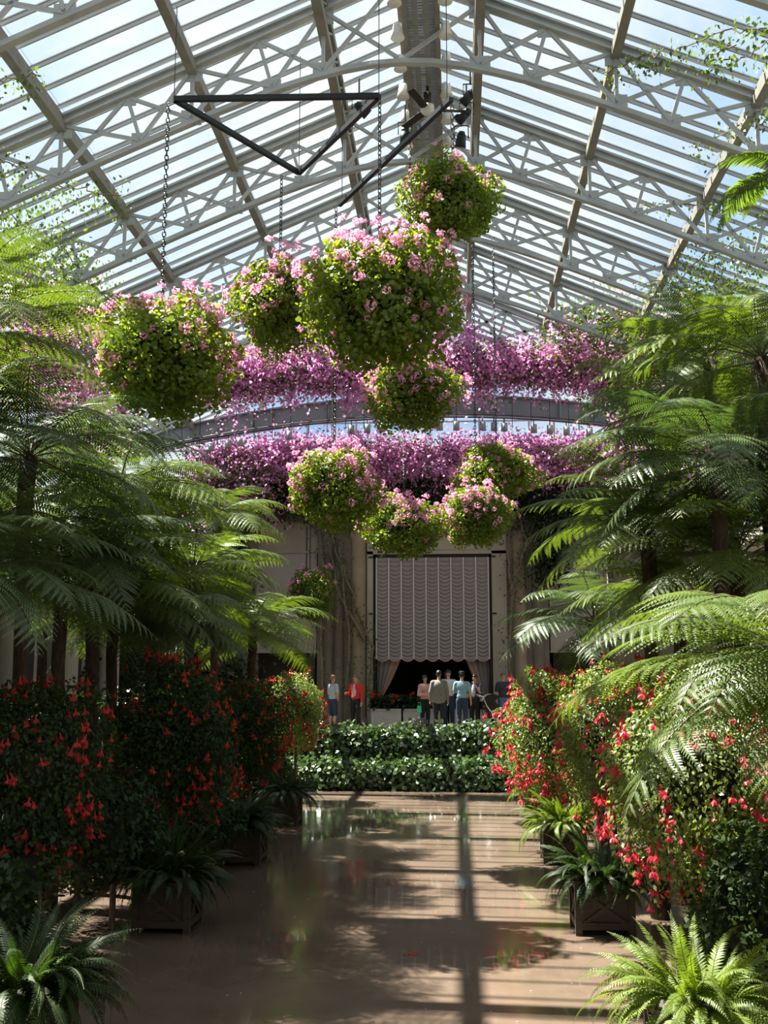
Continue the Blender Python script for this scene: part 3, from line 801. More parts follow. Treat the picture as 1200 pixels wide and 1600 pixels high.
# dark creeping fig over the cornice
vine_mass('creeping_fig', 'dark creeping fig covering the cornice above the doorway', 'vine', [P(330, 770, 34.6), P(500, 765, 34.6), P(680, 768, 34.6), P(860, 770, 34.6), P(980, 775, 34.6)], (0.2, 0.10, 0.42), 0, 16000, 0.1, 0.13, 0.4, 29, lmat=L_DARK)
vine_mass('creeping_fig', 'dark creeping fig in the corner left of the pale blind', 'vine', [P(345, 760, 34.4), P(360, 850, 34.4), P(375, 960, 34.4)], (0.28, 0.1, 0.3), 0, 5000, 0.1, 0.12, 0.3, 30, lmat=L_DARK)
vine_mass('creeping_fig', 'dark creeping fig in the corner right of the doorway', 'vine', [P(850, 770, 34.4), P(870, 850, 34.4), P(850, 900, 34.4)], (0.28, 0.1, 0.3), 0, 4500, 0.1, 0.12, 0.3, 31, lmat=L_DARK)
vine_mass('creeping_fig', 'dark fig leaves added to darken the end wall behind the left tree ferns', 'vine', [P(240, 800, 34.6), P(310, 850, 34.6), P(240, 930, 34.6), P(350, 960, 34.6), P(230, 1030, 34.6), P(370, 1060, 34.6)], (0.55, 0.08, 0.5), 0, 15000, 0.1, 0.14, 0.2, 32, lmat=L_DARK)  # leaf cover put in to give the wall under the trees its dark tone
vine_mass('creeping_fig', 'dark fig leaves added to darken the far end of the left side wall', 'vine', [(-10.7, 30.5, 8), (-10.7, 33.5, 7), (-10.7, 31, 5.5), (-10.7, 34, 4), (-10.7, 31, 3)], (0.08, 0.7, 0.7), 0, 12000, 0.1, 0.15, 0.2, 33, lmat=L_DARK)  # added leaf cover, darkens the pale wall by its own colour
def wall_vine(label, paths, nl, seed):
    o = P(*paths[0][0], YF - 0.3); t = thing('climbing_vine', label, 'vine', o)
    rg = np.random.default_rng(seed); C = []
    for k, pa in enumerate(paths):
        pts = [P(px, py, YF - 0.32) - o for px, py in pa]
        fine = []
        for a, b in zip(pts[:-1], pts[1:]):
            for q in range(4): fine.append(a.lerp(b, q / 4) + Vector((rg.normal() * 0.03, 0, rg.normal() * 0.03)))
        fine.append(pts[-1])
        MB().tube(fine, list(np.linspace(0.055, 0.02, len(fine))), 6).build('stem', M_BARK, t, True)
        C += [tuple(x) for x in fine]
    C = np.array(C); i = rg.integers(0, len(C), nl)
    c = C[i] + rg.normal(size=(nl, 3)) * np.array((0.16, 0.08, 0.2))
    tag(link('foliage', leaves('foliage', c, nrm(rg.normal(size=(nl, 3)) + np.array((0, 0, -.8))), nrm(rg.normal(size=(nl, 3)) + np.array((0, -1, .5))), 0.09, 0.065, L_VINE), t), kind='stuff')
wall_vine('bare twisted vine climbing between the pale blind and the doorway', [[(585, 1105), (578, 1070), (582, 1010), (560, 960), (540, 900), (522, 850), (510, 800)], [(540, 1090), (548, 1000), (535, 920), (530, 840), (540, 780)], [(505, 1090), (500, 980), (505, 880), (498, 800)], [(570, 1000), (530, 930), (515, 860)]], 900, 41)
wall_vine('pale branching vine climbing the wall right of the doorway', [[(800, 1080), (795, 1000), (800, 930), (815, 870), (835, 810)], [(800, 930), (795, 880), (790, 830)], [(812, 880), (825, 850), (812, 810)]], 400, 42)

# ------------------------------------------------------------------ ferns
def frond_mesh(name, L, e0, e1, npairs, npin, wmax, lm, seed, petiole=0.16, simple=False):
    """an arching frond along +X: stalk, side leaflets and, unless simple, their small leaflets"""
    rg = random.Random(seed); m = MB(); N = 24
    pts = [Vector((0, 0, 0))]; tan = []
    for i in range(N):
        s = (i + 0.5) / N; e = R(e0 + (e1 - e0) * s ** 1.2)
        tan.append(Vector((math.cos(e), 0, math.sin(e)))); pts.append(pts[-1] + tan[-1] * (L / N))
    tan.append(tan[-1])
    def at(s):
        x = min(s * N, N - 1e-4); i = int(x); f = x - i
        return pts[i].lerp(pts[i + 1], f), tan[i].lerp(tan[i + 1], f).normalized()
    rr = 0.011 * L / 2
    m.tube(pts, [rr * (1 - 0.85 * i / N) for i in range(N + 1)], 5, 1)
    for k in range(npairs):
        s = petiole + (1 - petiole) * ((k + 0.5) / npairs) ** 0.95
        q = (s - petiole) / (1 - petiole)
        ln = wmax * L * max(0.05, math.sin(math.pi * min(1, q ** 0.62 * 0.93 + 0.07))) ** 0.8
        p, t = at(s); up = Vector((-t.z, 0, t.x))
        for sd in (-1, 1):
            fw = R(18 + 30 * q + rg.uniform(-5, 5))
            d = (Vector((0, sd, 0)) * math.cos(fw) + t * math.sin(fw) + up * rg.uniform(-0.05, 0.12)).normalized()
            wv = (t - d * t.dot(d)).normalized()
            nn = d.cross(wv) * sd
            if nn.dot(up) < 0: nn = -nn
            if simple:
                w = ln * 0.20 + L * 0.006
                a = p - wv * w * 0.5; b = p + wv * w * 0.5
                c = p + d * ln * 0.6 + wv * w * 0.4 - nn * ln * 0.08; e = p + d * ln * 0.6 - wv * w * 0.4 - nn * ln * 0.08
                tp = p + d * ln - nn * ln * 0.25
                m.add([a, e, tp, c, b], [(0, 1, 2, 3, 4)])
                continue
            prev = p
            for j in range(npin):
                u = (j + 0.5) / npin
                pl = ln * (0.140 * (1 - u ** 1.7) + 0.015) * (0.7 if j == 0 else 1)
                drop = -nn * ln * 0.34 * u * u
                b = p + d * ln * u + drop
                bw = ln / npin * 0.40
                dd = (d - nn * 0.68 * u).normalized()
                for s2 in (-1, 1):
                    v = (wv * s2 * 0.92 + dd * 0.42 - nn * 0.22).normalized()
                    m.add([b - dd * bw, b + dd * bw, b + v * pl + dd * bw * 0.35, b + v * pl * 0.85 - dd * bw * 0.55], [(0, 1, 2, 3) if s2 * sd > 0 else (3, 2, 1, 0)])
            m.add([p + nn * 0.003, p + d * ln * 0.55 - nn * ln * 0.103 + nn * 0.003, p + d * ln - nn * ln * 0.34 + nn * 0.003, p + d * ln * 0.55 - nn * ln * 0.103 + wv * L * 0.003 + nn * 0.003], [(0, 1, 2, 3)], 1)
    return m.mesh(name, [lm, M_STEM])
FV = {}
for nm, lm in (('g', L_FERN), ('b', L_FERNB)):
    FV[nm] = [frond_mesh('frond', 2.0, e0, e1, 19, 17, 0.27, lm, 100 + i) for i, (e0, e1) in enumerate(((62, -30), (48, -40), (35, -35), (24, -50), (12, -45), (2, -60)))]
TRK = {}
def trunk_mesh(h, r):
    m = MB(); n = 9; rg = random.Random(int(h * 100))
    pts = [(rg.uniform(-.03, .03) * (0 < i < n), rg.uniform(-.03, .03) * (0 < i < n), h * i / n) for i in range(n + 1)]
    m.tube(pts, [r * (1.5 - 0.5 * min(1, i / 3)) if i < 3 else r * (1 + 0.25 * (i / n) ** 4) for i in range(n + 1)], 12)
    return m.mesh('trunk', M_TRUNK, True)
def tree_fern(label, top, nf, length, kind='g', lo=0, hi=5, base=0.0, seed=0, az=None, r=0.09, group='tree ferns'):
    rg = random.Random(seed); top = Vector(top)
    t = thing('tree_fern', label, 'tree fern', (top.x, top.y, base), 0, group)
    link('trunk', trunk_mesh(top.z - base, r), t)
    if az is None: az = [(i + rg.uniform(-.3, .3)) * 360 / nf * 1.0 + 137.5 * (i % 3) for i in range(nf)]
    for i in range(nf):
        v = lo + int((hi - lo + 1) * i / nf)
        s = length / 2.0 * rg.uniform(0.85, 1.12)
        a = i * 137.5 + rg.uniform(-12, 12) + seed * 31
        o = link('frond', FV[kind][v], t, loc=(0, 0, top.z - base - 0.05 + 0.02 * (hi - v)), rot=(R(rg.uniform(-10, 10)), R(rg.uniform(-6, 6)), R(a)), scale=s)
    for i in range(3):   # coiled young shoots
        pts = [(0.03 * math.cos(i * 2.1), 0.03 * math.sin(i * 2.1), 0)]
        for k in range(14):
            a = k * 0.5; rr_ = 0.07 * (1 - k / 15)
            pts.append((0.05 * math.cos(i * 2.1) + rr_ * math.sin(a), 0.05 * math.sin(i * 2.1), 0.22 + 0.07 - rr_ * math.cos(a)))
        MB().tube(pts, 0.014, 5).build('shoot', M_STEM, t, loc=(0, 0, top.z - base))
    return t
def PT(px, py, d): return P(px, py, d)
# left row
tree_fern('tree fern at the left edge, dark trunk and silvery fronds under the first basket', PT(45, 715, 13.0), 30, 2.45, 'b', 0, 5, 0, 1)
tree_fern('tree fern with lit top frond at the upper left edge', PT(-70, 520, 11.5), 20, 2.3, 'g', 0, 4, 0, 2)
tree_fern('tree fern with trunk between the two nearest left fuchsias', PT(150, 925, 15.5), 30, 2.3, 'g', 0, 5, 0, 3)
tree_fern('tree fern behind the left fuchsias reaching towards the pale blind', PT(300, 905, 19.5), 32, 2.3, 'g', 0, 5, 0, 4)
tree_fern('tree fern whose fronds reach farthest right across the end wall', PT(395, 985, 24.5), 30, 2.2, 'g', 0, 5, 0, 5)
tree_fern('tall tree fern below the purple bougainvillea left of the round basket', PT(340, 800, 23.0), 20, 2.0, 'g', 1, 5, 0, 6)
tree_fern('low tree fern at the left edge above the red fuchsia', PT(-60, 900, 11.5), 28, 2.2, 'b', 0, 5, 0, 7)
tree_fern('tree fern filling the shade under the first basket', PT(185, 770, 17.0), 30, 2.4, 'g', 1, 5, 0, 8)
tree_fern('tree fern before the pale columns at far left', PT(70, 900, 20.0), 26, 2.2, 'b', 0, 5, 0, 9)
tree_fern('tree fern in deep shade between the first two left trunks', PT(100, 850, 14.5), 28, 2.2, 'b', 2, 5, 0, 20)
tree_fern('shaded tree fern between the second left trunk and the pale blind', PT(240, 960, 17.5), 28, 2.0, 'b', 2, 5, 0, 21)
# right row
tree_fern('nearest tree fern at the right edge with long drooping pale fronds', PT(1260, 1045, 9.5), 34, 2.35, 'g', 1, 5, 0, 11)
tree_fern('bright tree fern right of the doorway, frond tips before the lower right basket', PT(1010, 820, 14.5), 26, 2.15, 'g', 0, 5, 0, 12)
tree_fern('tree fern in the middle of the right row, half in shade', PT(1120, 720, 13.0), 24, 2.1, 'b', 0, 5, 0, 13)
tree_fern('tallest tree fern at the right edge below the roof vines', PT(1190, 560, 13.5), 22, 2.0, 'g', 0, 5, 0, 14)
tree_fern('low tree fern above the farther right fuchsia', PT(930, 975, 18.0), 24, 1.9, 'b', 0, 5, 0, 15)
tree_fern('tree fern at the right edge behind the nearest drooping one', PT(1150, 880, 13.6), 26, 2.2, 'g', 0, 5, 0, 16)
tree_fern('tree fern in the depth of the right row with shaded crown', PT(1050, 640, 18.5), 22, 2.2, 'b', 0, 5, 0, 17)
tree_fern('tree fern over the large right fuchsia', PT(1060, 940, 15.8), 22, 1.8, 'g', 1, 5, 0, 18)

tree_fern('tree fern high on the right, behind the tallest one', PT(1110, 560, 16.5), 22, 2.2, 'g', 0, 5, 0, 19)
# palm with yellowing fronds, upper right edge
PLM = [frond_mesh('frond', 2.0, e0, e1, 34, 1, 0.20, L_VINE, 300 + i, 0.12, True) for i, (e0, e1) in enumerate(((35, -60), (10, -75)))]
pt = PT(1232, 262, 12.5)
pal = thing('palm', 'palm with yellowish feathery fronds at the upper right edge', 'palm', (pt.x, pt.y, 0))
link('trunk', trunk_mesh(pt.z, 0.07), pal)
for i in range(11): link('frond', PLM[i % 2], pal, loc=(0, 0, pt.z - 0.05), rot=(0, 0, R(i * 137.5)), scale=0.62)

# ------------------------------------------------------------------ planters with ferns
BF = {}
for nm, lm in (('l', L_BOST), ('d', L_BOSTD)):
    BF[nm] = [frond_mesh('frond', 0.7, e0, e1, 32, 1, 0.100, lm, 200 + i, 0.06, True) for i, (e0, e1) in enumerate(((78, 15), (62, -30), (42, -60), (22, -95)))]
pl_m = {}
def planter_parts():
    s = 0.70; h = 0.62
    body = MB().span((-s / 2 + 0.03, -s / 2 + 0.03, 0.06), (s / 2 - 0.03, s / 2 - 0.03, h - 0.05)).mesh('body', M_WOOD)
    post = MB().span((-0.04, -0.04, 0), (0.04, 0.04, h + 0.02)).lathe([(0.03, h + 0.02), (0.045, h + 0.05), (0.01, h + 0.09)], 8).mesh('corner_post', M_WOOD)
    rail = MB().span((-s / 2 + 0.03, -0.025, -0.04), (s / 2 - 0.03, 0.025, 0.04)).mesh('rail', M_WOOD)
    br = MB().bar((-s / 2 + 0.06, 0, -0.2), (s / 2 - 0.06, 0, 0.2), 0.05, 0.02).mesh('cross_brace', M_WOOD)
    soil = MB().span((-s / 2 + 0.03, -s / 2 + 0.03, h - 0.05), (s / 2 - 0.03, s / 2 - 0.03, h - 0.02)).mesh('soil', M_SOIL)
    return s, h, body, post, rail, br, soil
PLP = planter_parts()
def planter(label, flabel, x, y, kind, nf, fs, seed, lift=0.0):
    s, h, body, post, rail, br, soil = PLP
    t = thing('planter_box', label, 'planter', (x, y, 0), 0, 'wooden planters lining the floor')
    link('body', body, t); link('soil', soil, t)
    for a in (-1, 1):
        for b in (-1, 1): link('corner_post', post, t, loc=(a * (s / 2 - 0.03), b * (s / 2 - 0.03), 0))
    for k in range(4):
        Rz = Matrix.Rotation(k * math.pi / 2, 4, 'Z')
        for z in (0.11, h - 0.06): link('rail', rail, t, matrix=Rz @ Matrix.Translation((0, -s / 2 + 0.02, z)))
        link('cross_brace', br, t, matrix=Rz @ Matrix.Translation((0, -s / 2 + 0.015, h / 2)))
        link('cross_brace', br, t, matrix=Rz @ Matrix.Translation((0, -s / 2 + 0.012, h / 2)) @ Matrix.Diagonal((-1, 1, 1, 1)))
    f = thing('potted_fern', flabel, 'fern', (x, y, h - 0.02), 0, 'ferns in the planters'); rg = random.Random(seed)
    for i in range(nf):
        v = min(3, int(4 * i / nf + rg.uniform(0, 0.9))); r_ = 0.28 * math.sqrt(rg.random()); a = i * 137.5 + rg.uniform(-40, 40)
        link('frond', BF[kind][v], f, loc=(r_ * math.cos(R(a)), r_ * math.sin(R(a)), 0.0), rot=(R(rg.uniform(-40, 40)), R(rg.uniform(-20, 16)), R(a)), scale=fs * rg.uniform(0.5, 1.1))
PYR = PZ(947, 1452, 0).y
def row(px, py):
    q = PZ(px, py, 0); return q.x, q.y + 0.35
print('planter rows', [tuple(round(v, 2) for v in row(*a)) for a in ((947, 1463), (884, 1352), (372, 1353), (250, 1460))])
xr_, yr_ = row(947, 1463)
planter('wooden planter at the bottom right corner under a bright fern', 'bright green fern at the bottom right corner', 1.85, 8.85, 'l', 210, 1.15, 1)
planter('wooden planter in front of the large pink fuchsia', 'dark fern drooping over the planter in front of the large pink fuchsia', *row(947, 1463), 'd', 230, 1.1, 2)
planter('wooden planter third along the right side', 'bright fern in the planter third along the right side', *row(884, 1352), 'l', 190, 1.15, 3)
planter('wooden planter farthest along the right side', 'bright fern farthest along the right side, before the ivy', *row(850, 1283), 'l', 160, 1.15, 4)
planter('wooden planter at the bottom left corner in deep shade', 'large shaded fern at the bottom left corner', -3.55, 8.85, 'd', 260, 1.3, 5)
planter('wooden planter below the two left fuchsias, in deep shade', 'shaded fern in the planter below the two nearest left fuchsias', *row(250, 1460), 'd', 220, 1.2, 6)
planter('wooden planter third along the left side', 'shaded fern third along the left side', *row(372, 1353), 'd', 180, 1.2, 7)
planter('wooden planter farthest along the left side', 'shaded fern farthest along the left side, before the ivy', *row(438, 1290), 'd', 150, 1.2, 8)

# ------------------------------------------------------------------ fuchsias on slender trunks
def fuchsia_flower(sep, cor_):
    m = MB()
    m.tube([(0, 0, 0.0), (0, 0, -0.02), (0, 0, -0.045)], [0.003, 0.007, 0.010], 5, 0)
    for k in range(4):
        a = k * math.pi / 2; u = Vector((math.cos(a), math.sin(a), 0)); w = Vector((-u.y, u.x, 0))
        b = Vector((0, 0, -0.045))
        m.add([b + u * 0.006, b + u * 0.028 + w * 0.015 + Vector((0, 0, -0.018)), b + u * 0.044 + Vector((0, 0, -0.046)), b + u * 0.028 - w * 0.015 + Vector((0, 0, -0.018))], [(0, 1, 2, 3)], 0)
    m.lathe([(0.008, -0.045), (0.019, -0.065), (0.022, -0.085)], 6, mi=1)
    m.tube([(0, 0, -0.08), (0.004, 0, -0.12)], 0.0025, 3, 1)
    return m.mesh('flower', [sep, cor_])
FF = {'pink': fuchsia_flower(L_FRED, L_FPIN), 'red': fuchsia_flower(L_FRED, L_FRED), 'orange': fuchsia_flower(L_FORA, L_FRED)}
FB = {}
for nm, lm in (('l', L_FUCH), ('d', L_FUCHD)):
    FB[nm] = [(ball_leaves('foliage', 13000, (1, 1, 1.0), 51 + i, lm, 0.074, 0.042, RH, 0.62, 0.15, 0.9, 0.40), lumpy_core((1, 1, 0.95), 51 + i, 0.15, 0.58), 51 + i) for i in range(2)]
def fuchsia(label, px, py, d, rx, rz, kind, flower, nfl, var, seed, fscale=1.5):
    p = P(px, py, d); k = rx * d / FPX; kz = rz * d / FPX
    t = thing('fuchsia', label, 'fuchsia', (p.x, p.y, 0), 0, 'standard fuchsias')
    MB().tube([(0, 0, 0), (0.01, 0, p.z * 0.5), (0, 0, p.z)], [0.04, 0.032, 0.03], 8).build('trunk', M_TRUNK, t)
    fm, core, sd = FB[kind][var]
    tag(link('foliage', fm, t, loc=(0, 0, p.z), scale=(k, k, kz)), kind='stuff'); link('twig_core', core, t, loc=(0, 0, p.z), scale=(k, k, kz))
    rg = np.random.default_rng(seed); n = 0
    while n < nfl:
        dd = nrm(rg.normal(size=(1, 3)))[0]
        if dd[1] > 0.4: continue
        b = lump(dd[None], sd, 0.15)[0] * rg.uniform(1.04, 1.16)
        q = dd * b * np.array((k, k, kz))
        if dd[2] < 0: q[2] -= rg.uniform(0, 0.35) * kz
        for _ in range(rg.integers(1, 4)):
            if n >= nfl: break
            j = rg.normal(size=3) * 0.045
            o = link('flower', FF[flower], t, loc=(q[0] + j[0], q[1] + j[1], p.z + q[2] + j[2]), rot=(rg.normal() * 0.2, rg.normal() * 0.2, rg.uniform(0, 6.3)), scale=fscale * rg.uniform(0.8, 1.2)); n += 1
fuchsia('large fuchsia with big pink flowers, nearest on the right', 1078, 1192, 12.6, 128, 128, 'l', 'pink', 280, 0, 1, 1.25)
fuchsia('fuchsia densely dotted with coral flowers beside the stroller', 862, 1140, 19.5, 74, 76, 'l', 'pink', 300, 1, 2, 1.3)
fuchsia('fuchsia with pale foliage between the two other right fuchsias', 955, 1135, 16.5, 85, 90, 'l', 'pink', 230, 0, 3, 1.15)
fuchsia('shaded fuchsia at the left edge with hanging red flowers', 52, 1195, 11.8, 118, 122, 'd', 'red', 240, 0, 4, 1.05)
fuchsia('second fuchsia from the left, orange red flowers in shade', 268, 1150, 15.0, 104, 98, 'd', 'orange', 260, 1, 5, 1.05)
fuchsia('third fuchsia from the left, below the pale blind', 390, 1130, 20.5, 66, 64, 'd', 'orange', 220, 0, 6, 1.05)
fuchsia('small far left fuchsia next to the person in grey top', 462, 1108, 26.5, 46, 46, 'l', 'orange', 180, 1, 7, 1.1)

# ------------------------------------------------------------------ ivy hedges and shrubs
def hedge(name, label, cat, lo, hi, n, mtl, ls=0.085, seed=1, rough=0.10, faces=(1, 1, 1)):
    """leafy block between two corners"""
    rg = np.random.default_rng(seed); lo = np.array(lo); hi = np.array(hi); s = hi - lo
    o = Vector(((lo[0] + hi[0]) / 2, (lo[1] + hi[1]) / 2, lo[2]))
    t = thing(name, label, cat, o); oo = np.array(o)
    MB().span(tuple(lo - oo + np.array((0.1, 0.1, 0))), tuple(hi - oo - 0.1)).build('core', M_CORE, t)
    at, af, asd = s[0] * s[1], s[0] * s[2], s[1] * s[2]; tot = at + af + 2 * asd
    c = lo + rg.random((n, 3)) * s; no = np.zeros((n, 3)); u = rg.random(n) * tot
    a = u < at; c[a, 2] = hi[2]; no[a] = (0, 0, 1)
    a = (u >= at) & (u < at + af); c[a, 1] = lo[1]; no[a] = (0, -1, 0.3)
    a = (u >= at + af) & (u < at + af + asd); c[a, 0] = lo[0]; no[a] = (-1, 0, 0.3)
    a = u >= at + af + asd; c[a, 0] = hi[0]; no[a] = (1, 0, 0.3)
    bump = np.sin(c[:, 0] * 2.1) * np.sin(c[:, 0] * 0.9 + 1) * 0.06
    c = c + no * (rg.normal(size=(n, 1)) * rough + bump[:, None])
    ax = nrm(rg.normal(size=(n, 3)) + np.array((0, 0, -0.5))); no = nrm(no + rg.normal(size=(n, 3)) * 0.45 + np.array((0, 0, 0.3)))
    sz = ls * rg.uniform(0.7, 1.3, n)
    c[:, 2] = np.maximum(c[:, 2], lo[2] + 0.03)
    tag(link('foliage', leaves('foliage', c - oo, ax, no, sz, sz * 0.9, mtl, RND), t), kind='stuff')
    return t
hx0, hx1 = -6.3, 4.2
hedge('ivy_hedge', 'lower ivy hedge along the far edge of the wet floor', 'hedge', (hx0, 29.1, 0.0), (hx1, 29.7, 0.64), 9000, L_IVY, 0.10, 61)
hedge('ivy_hedge', 'upper ivy hedge below the standing visitors', 'hedge', (hx0, 30.25, 0.35), (hx1, 30.75, 1.52), 9500, L_IVY, 0.10, 62)
MB_ = MB().span((-8.0, 29.7, 0), (6.4, 30.6, 0.35)).span((-8.0, 30.45, 0), (6.4, 30.6, TER)); o = MB_.build('wall_terrace', M_STONE3); tag(o, 'stone step and retaining wall behind the ivy', kind='structure')
hedge('light_block_hedge', 'dark shrub hedge added to block light along the left walkway behind the fuchsias', 'hedge', (-8.2, 8.0, 0.0), (-7.0, 29.0, 2.3), 15000, L_DARK, 0.13, 63, 0.18)  # hedge put in as a dark backdrop that blocks light
hedge('light_block_hedge', 'dark shrub hedge added to block light along the right walkway behind the ferns', 'hedge', (5.4, 8.0, 0.0), (6.6, 29.0, 2.3), 15000, L_DARK, 0.13, 64, 0.18)  # same added light-blocking backdrop on the right side
def shrub(label, px, py, d, r, n, mtl, seed, ls=0.09, zr=1.0):
    p = P(px, py, d); t = thing('shrub', label, 'shrub', (p.x, p.y, 0)); z = max(p.z, r * zr * 0.9)
    tag(link('foliage', ball_leaves('foliage', n, (r, r, r * zr), seed, mtl, ls, ls * 0.6, RH, 0.7, 0.2, 0.4), t, loc=(0, 0, z)), kind='stuff')
    link('twig_core', lumpy_core((r, r, r * zr), seed, 0.2, 0.72), t, loc=(0, 0, z))
    MB().tube([(0, 0, 0), (0, 0, z)], 0.04, 6).build('stem', M_BARK, t)
shrub('dark green shrub at the right edge behind the bright corner fern', 1185, 1420, 10.8, 0.62, 4500, L_FUCHD, 71, 0.08)
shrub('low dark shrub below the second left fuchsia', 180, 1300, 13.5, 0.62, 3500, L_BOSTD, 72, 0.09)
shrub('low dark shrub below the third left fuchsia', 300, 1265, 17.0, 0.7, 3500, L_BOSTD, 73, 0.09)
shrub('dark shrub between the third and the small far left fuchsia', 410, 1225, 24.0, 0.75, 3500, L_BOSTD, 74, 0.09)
shrub('dark shrub under the large pink fuchsia', 1120, 1330, 15.5, 0.55, 3000, L_FUCHD, 75, 0.08)
shrub('dark shrub at the left edge behind the corner fern', -30, 1420, 11.0, 0.7, 3500, L_BOSTD, 76, 0.09)

# ------------------------------------------------------------------ planters with red geraniums by the doorway
gz = 0.56
for i, (a, b, lb) in enumerate(((580, 628, 'white marble trough with red geraniums at the left of the doorway'), (630, 700, 'white marble trough partly behind the woman in pink'), (702, 768, 'white marble trough behind the man in blue'))):
    p0, p1 = P(a, 1130, 33.8), P(b, 1130, 33.8); Lx = p1.x - p0.x
    t = thing('marble_trough', lb, 'planter', ((p0.x + p1.x) / 2, 33.8, TER), 0, 'marble troughs before the doorway')
    MB().span((-Lx / 2 + 0.01, -0.25, 0), (Lx / 2 - 0.01, 0.25, gz - 0.05)).build('trough', M_MARBLE, t)
    MB().span((-Lx / 2 + 0.005, -0.28, gz - 0.05), (Lx / 2 - 0.005, 0.28, gz)).build('rim', M_MARBLE, t)
    g_ = thing('geraniums', ('red geraniums in the left marble trough', 'red geraniums behind the woman in pink', 'red geraniums behind the man in blue and the woman in navy')[i], 'geraniums', ((p0.x + p1.x) / 2, 33.8, TER + gz), 0, 'red geraniums by the doorway')
    n = 900; rg = np.random.default_rng(80 + i)
    c = np.stack([rg.uniform(-Lx / 2, Lx / 2, n), rg.uniform(-0.3, 0.3, n), rg.uniform(0, 0.38, n)], 1)
    tag(link('foliage', leaves('foliage', c, nrm(rg.normal(size=(n, 3))), nrm(rg.normal(size=(n, 3)) + np.array((0, 0, 1.))), 0.10, 0.10, L_DARK, RND), g_), kind='stuff')
    for k in range(9): link('flower_head', URED[k % 2], g_, loc=(rg.uniform(-Lx / 2, Lx / 2), rg.uniform(-0.33, -0.1), rg.uniform(0.2, 0.48)), scale=rg.uniform(0.9, 1.4))

# ------------------------------------------------------------------ people
SKIN = mat('skin', (0.55, 0.33, 0.23), 0.5, 0, 0.04)
SKIN2 = mat('tan_skin', (0.46, 0.27, 0.17), 0.5, 0, 0.04)
def cloth(name, c): return mat(name, c, 0.85, 0, 0.08, 12, 0.1)
HAIRB = mat('black_hair', (0.012, 0.010, 0.009), 0.45, 0, 0.2, 30, stretch=(4, 4, 1))
HAIRG = mat('ginger_hair', (0.36, 0.15, 0.045), 0.5, 0, 0.2, 30, stretch=(4, 4, 1))
HAIRL = mat('brown_hair', (0.20, 0.11, 0.05), 0.5, 0, 0.2, 30, stretch=(4, 4, 1))
DEN = cloth('dark_denim', (0.025, 0.035, 0.075)); BLK = cloth('black_cloth', (0.012, 0.012, 0.014)); JEAN = cloth('blue_jeans', (0.10, 0.19, 0.38))
SHOE = mat('shoe_leather', (0.03, 0.025, 0.02), 0.5)
def remesh(mb, name, mats, voxel=0.012, smooth=2):
    o = link('tmp', mb.mesh(name, mats))
    m = o.modifiers.new('r', 'REMESH'); m.mode = 'VOXEL'; m.voxel_size = voxel; m.use_smooth_shade = True
    if smooth:
        s = o.modifiers.new('s', 'SMOOTH'); s.iterations = smooth; s.factor = 0.5
    dg = bpy.context.evaluated_depsgraph_get(); me = bpy.data.meshes.new_from_object(o.evaluated_get(dg))
    me.name = name; old = o.data; bpy.data.objects.remove(o); bpy.data.meshes.remove(old)
    me.materials.clear(); me.materials.append(mats)
    return me
ARMS = {  # elbow and wrist for the +X side (mirrored for the other); y<0 is forward
    'down': ((0.25, 0.02, 1.12), (0.26, -0.05, 0.87)),
    'fold': ((0.25, -0.02, 1.12), (0.08, -0.24, 1.12)),
    'fore': ((0.24, -0.02, 1.13), (0.20, -0.27, 1.15)),
    'hip': ((0.31, 0.04, 1.15), (0.19, -0.06, 0.98)),
    'out': ((0.27, -0.10, 1.15), (0.34, -0.34, 1.14)),
    'face': ((0.24, -0.10, 1.16), (0.10, -0.20, 1.42)),
}
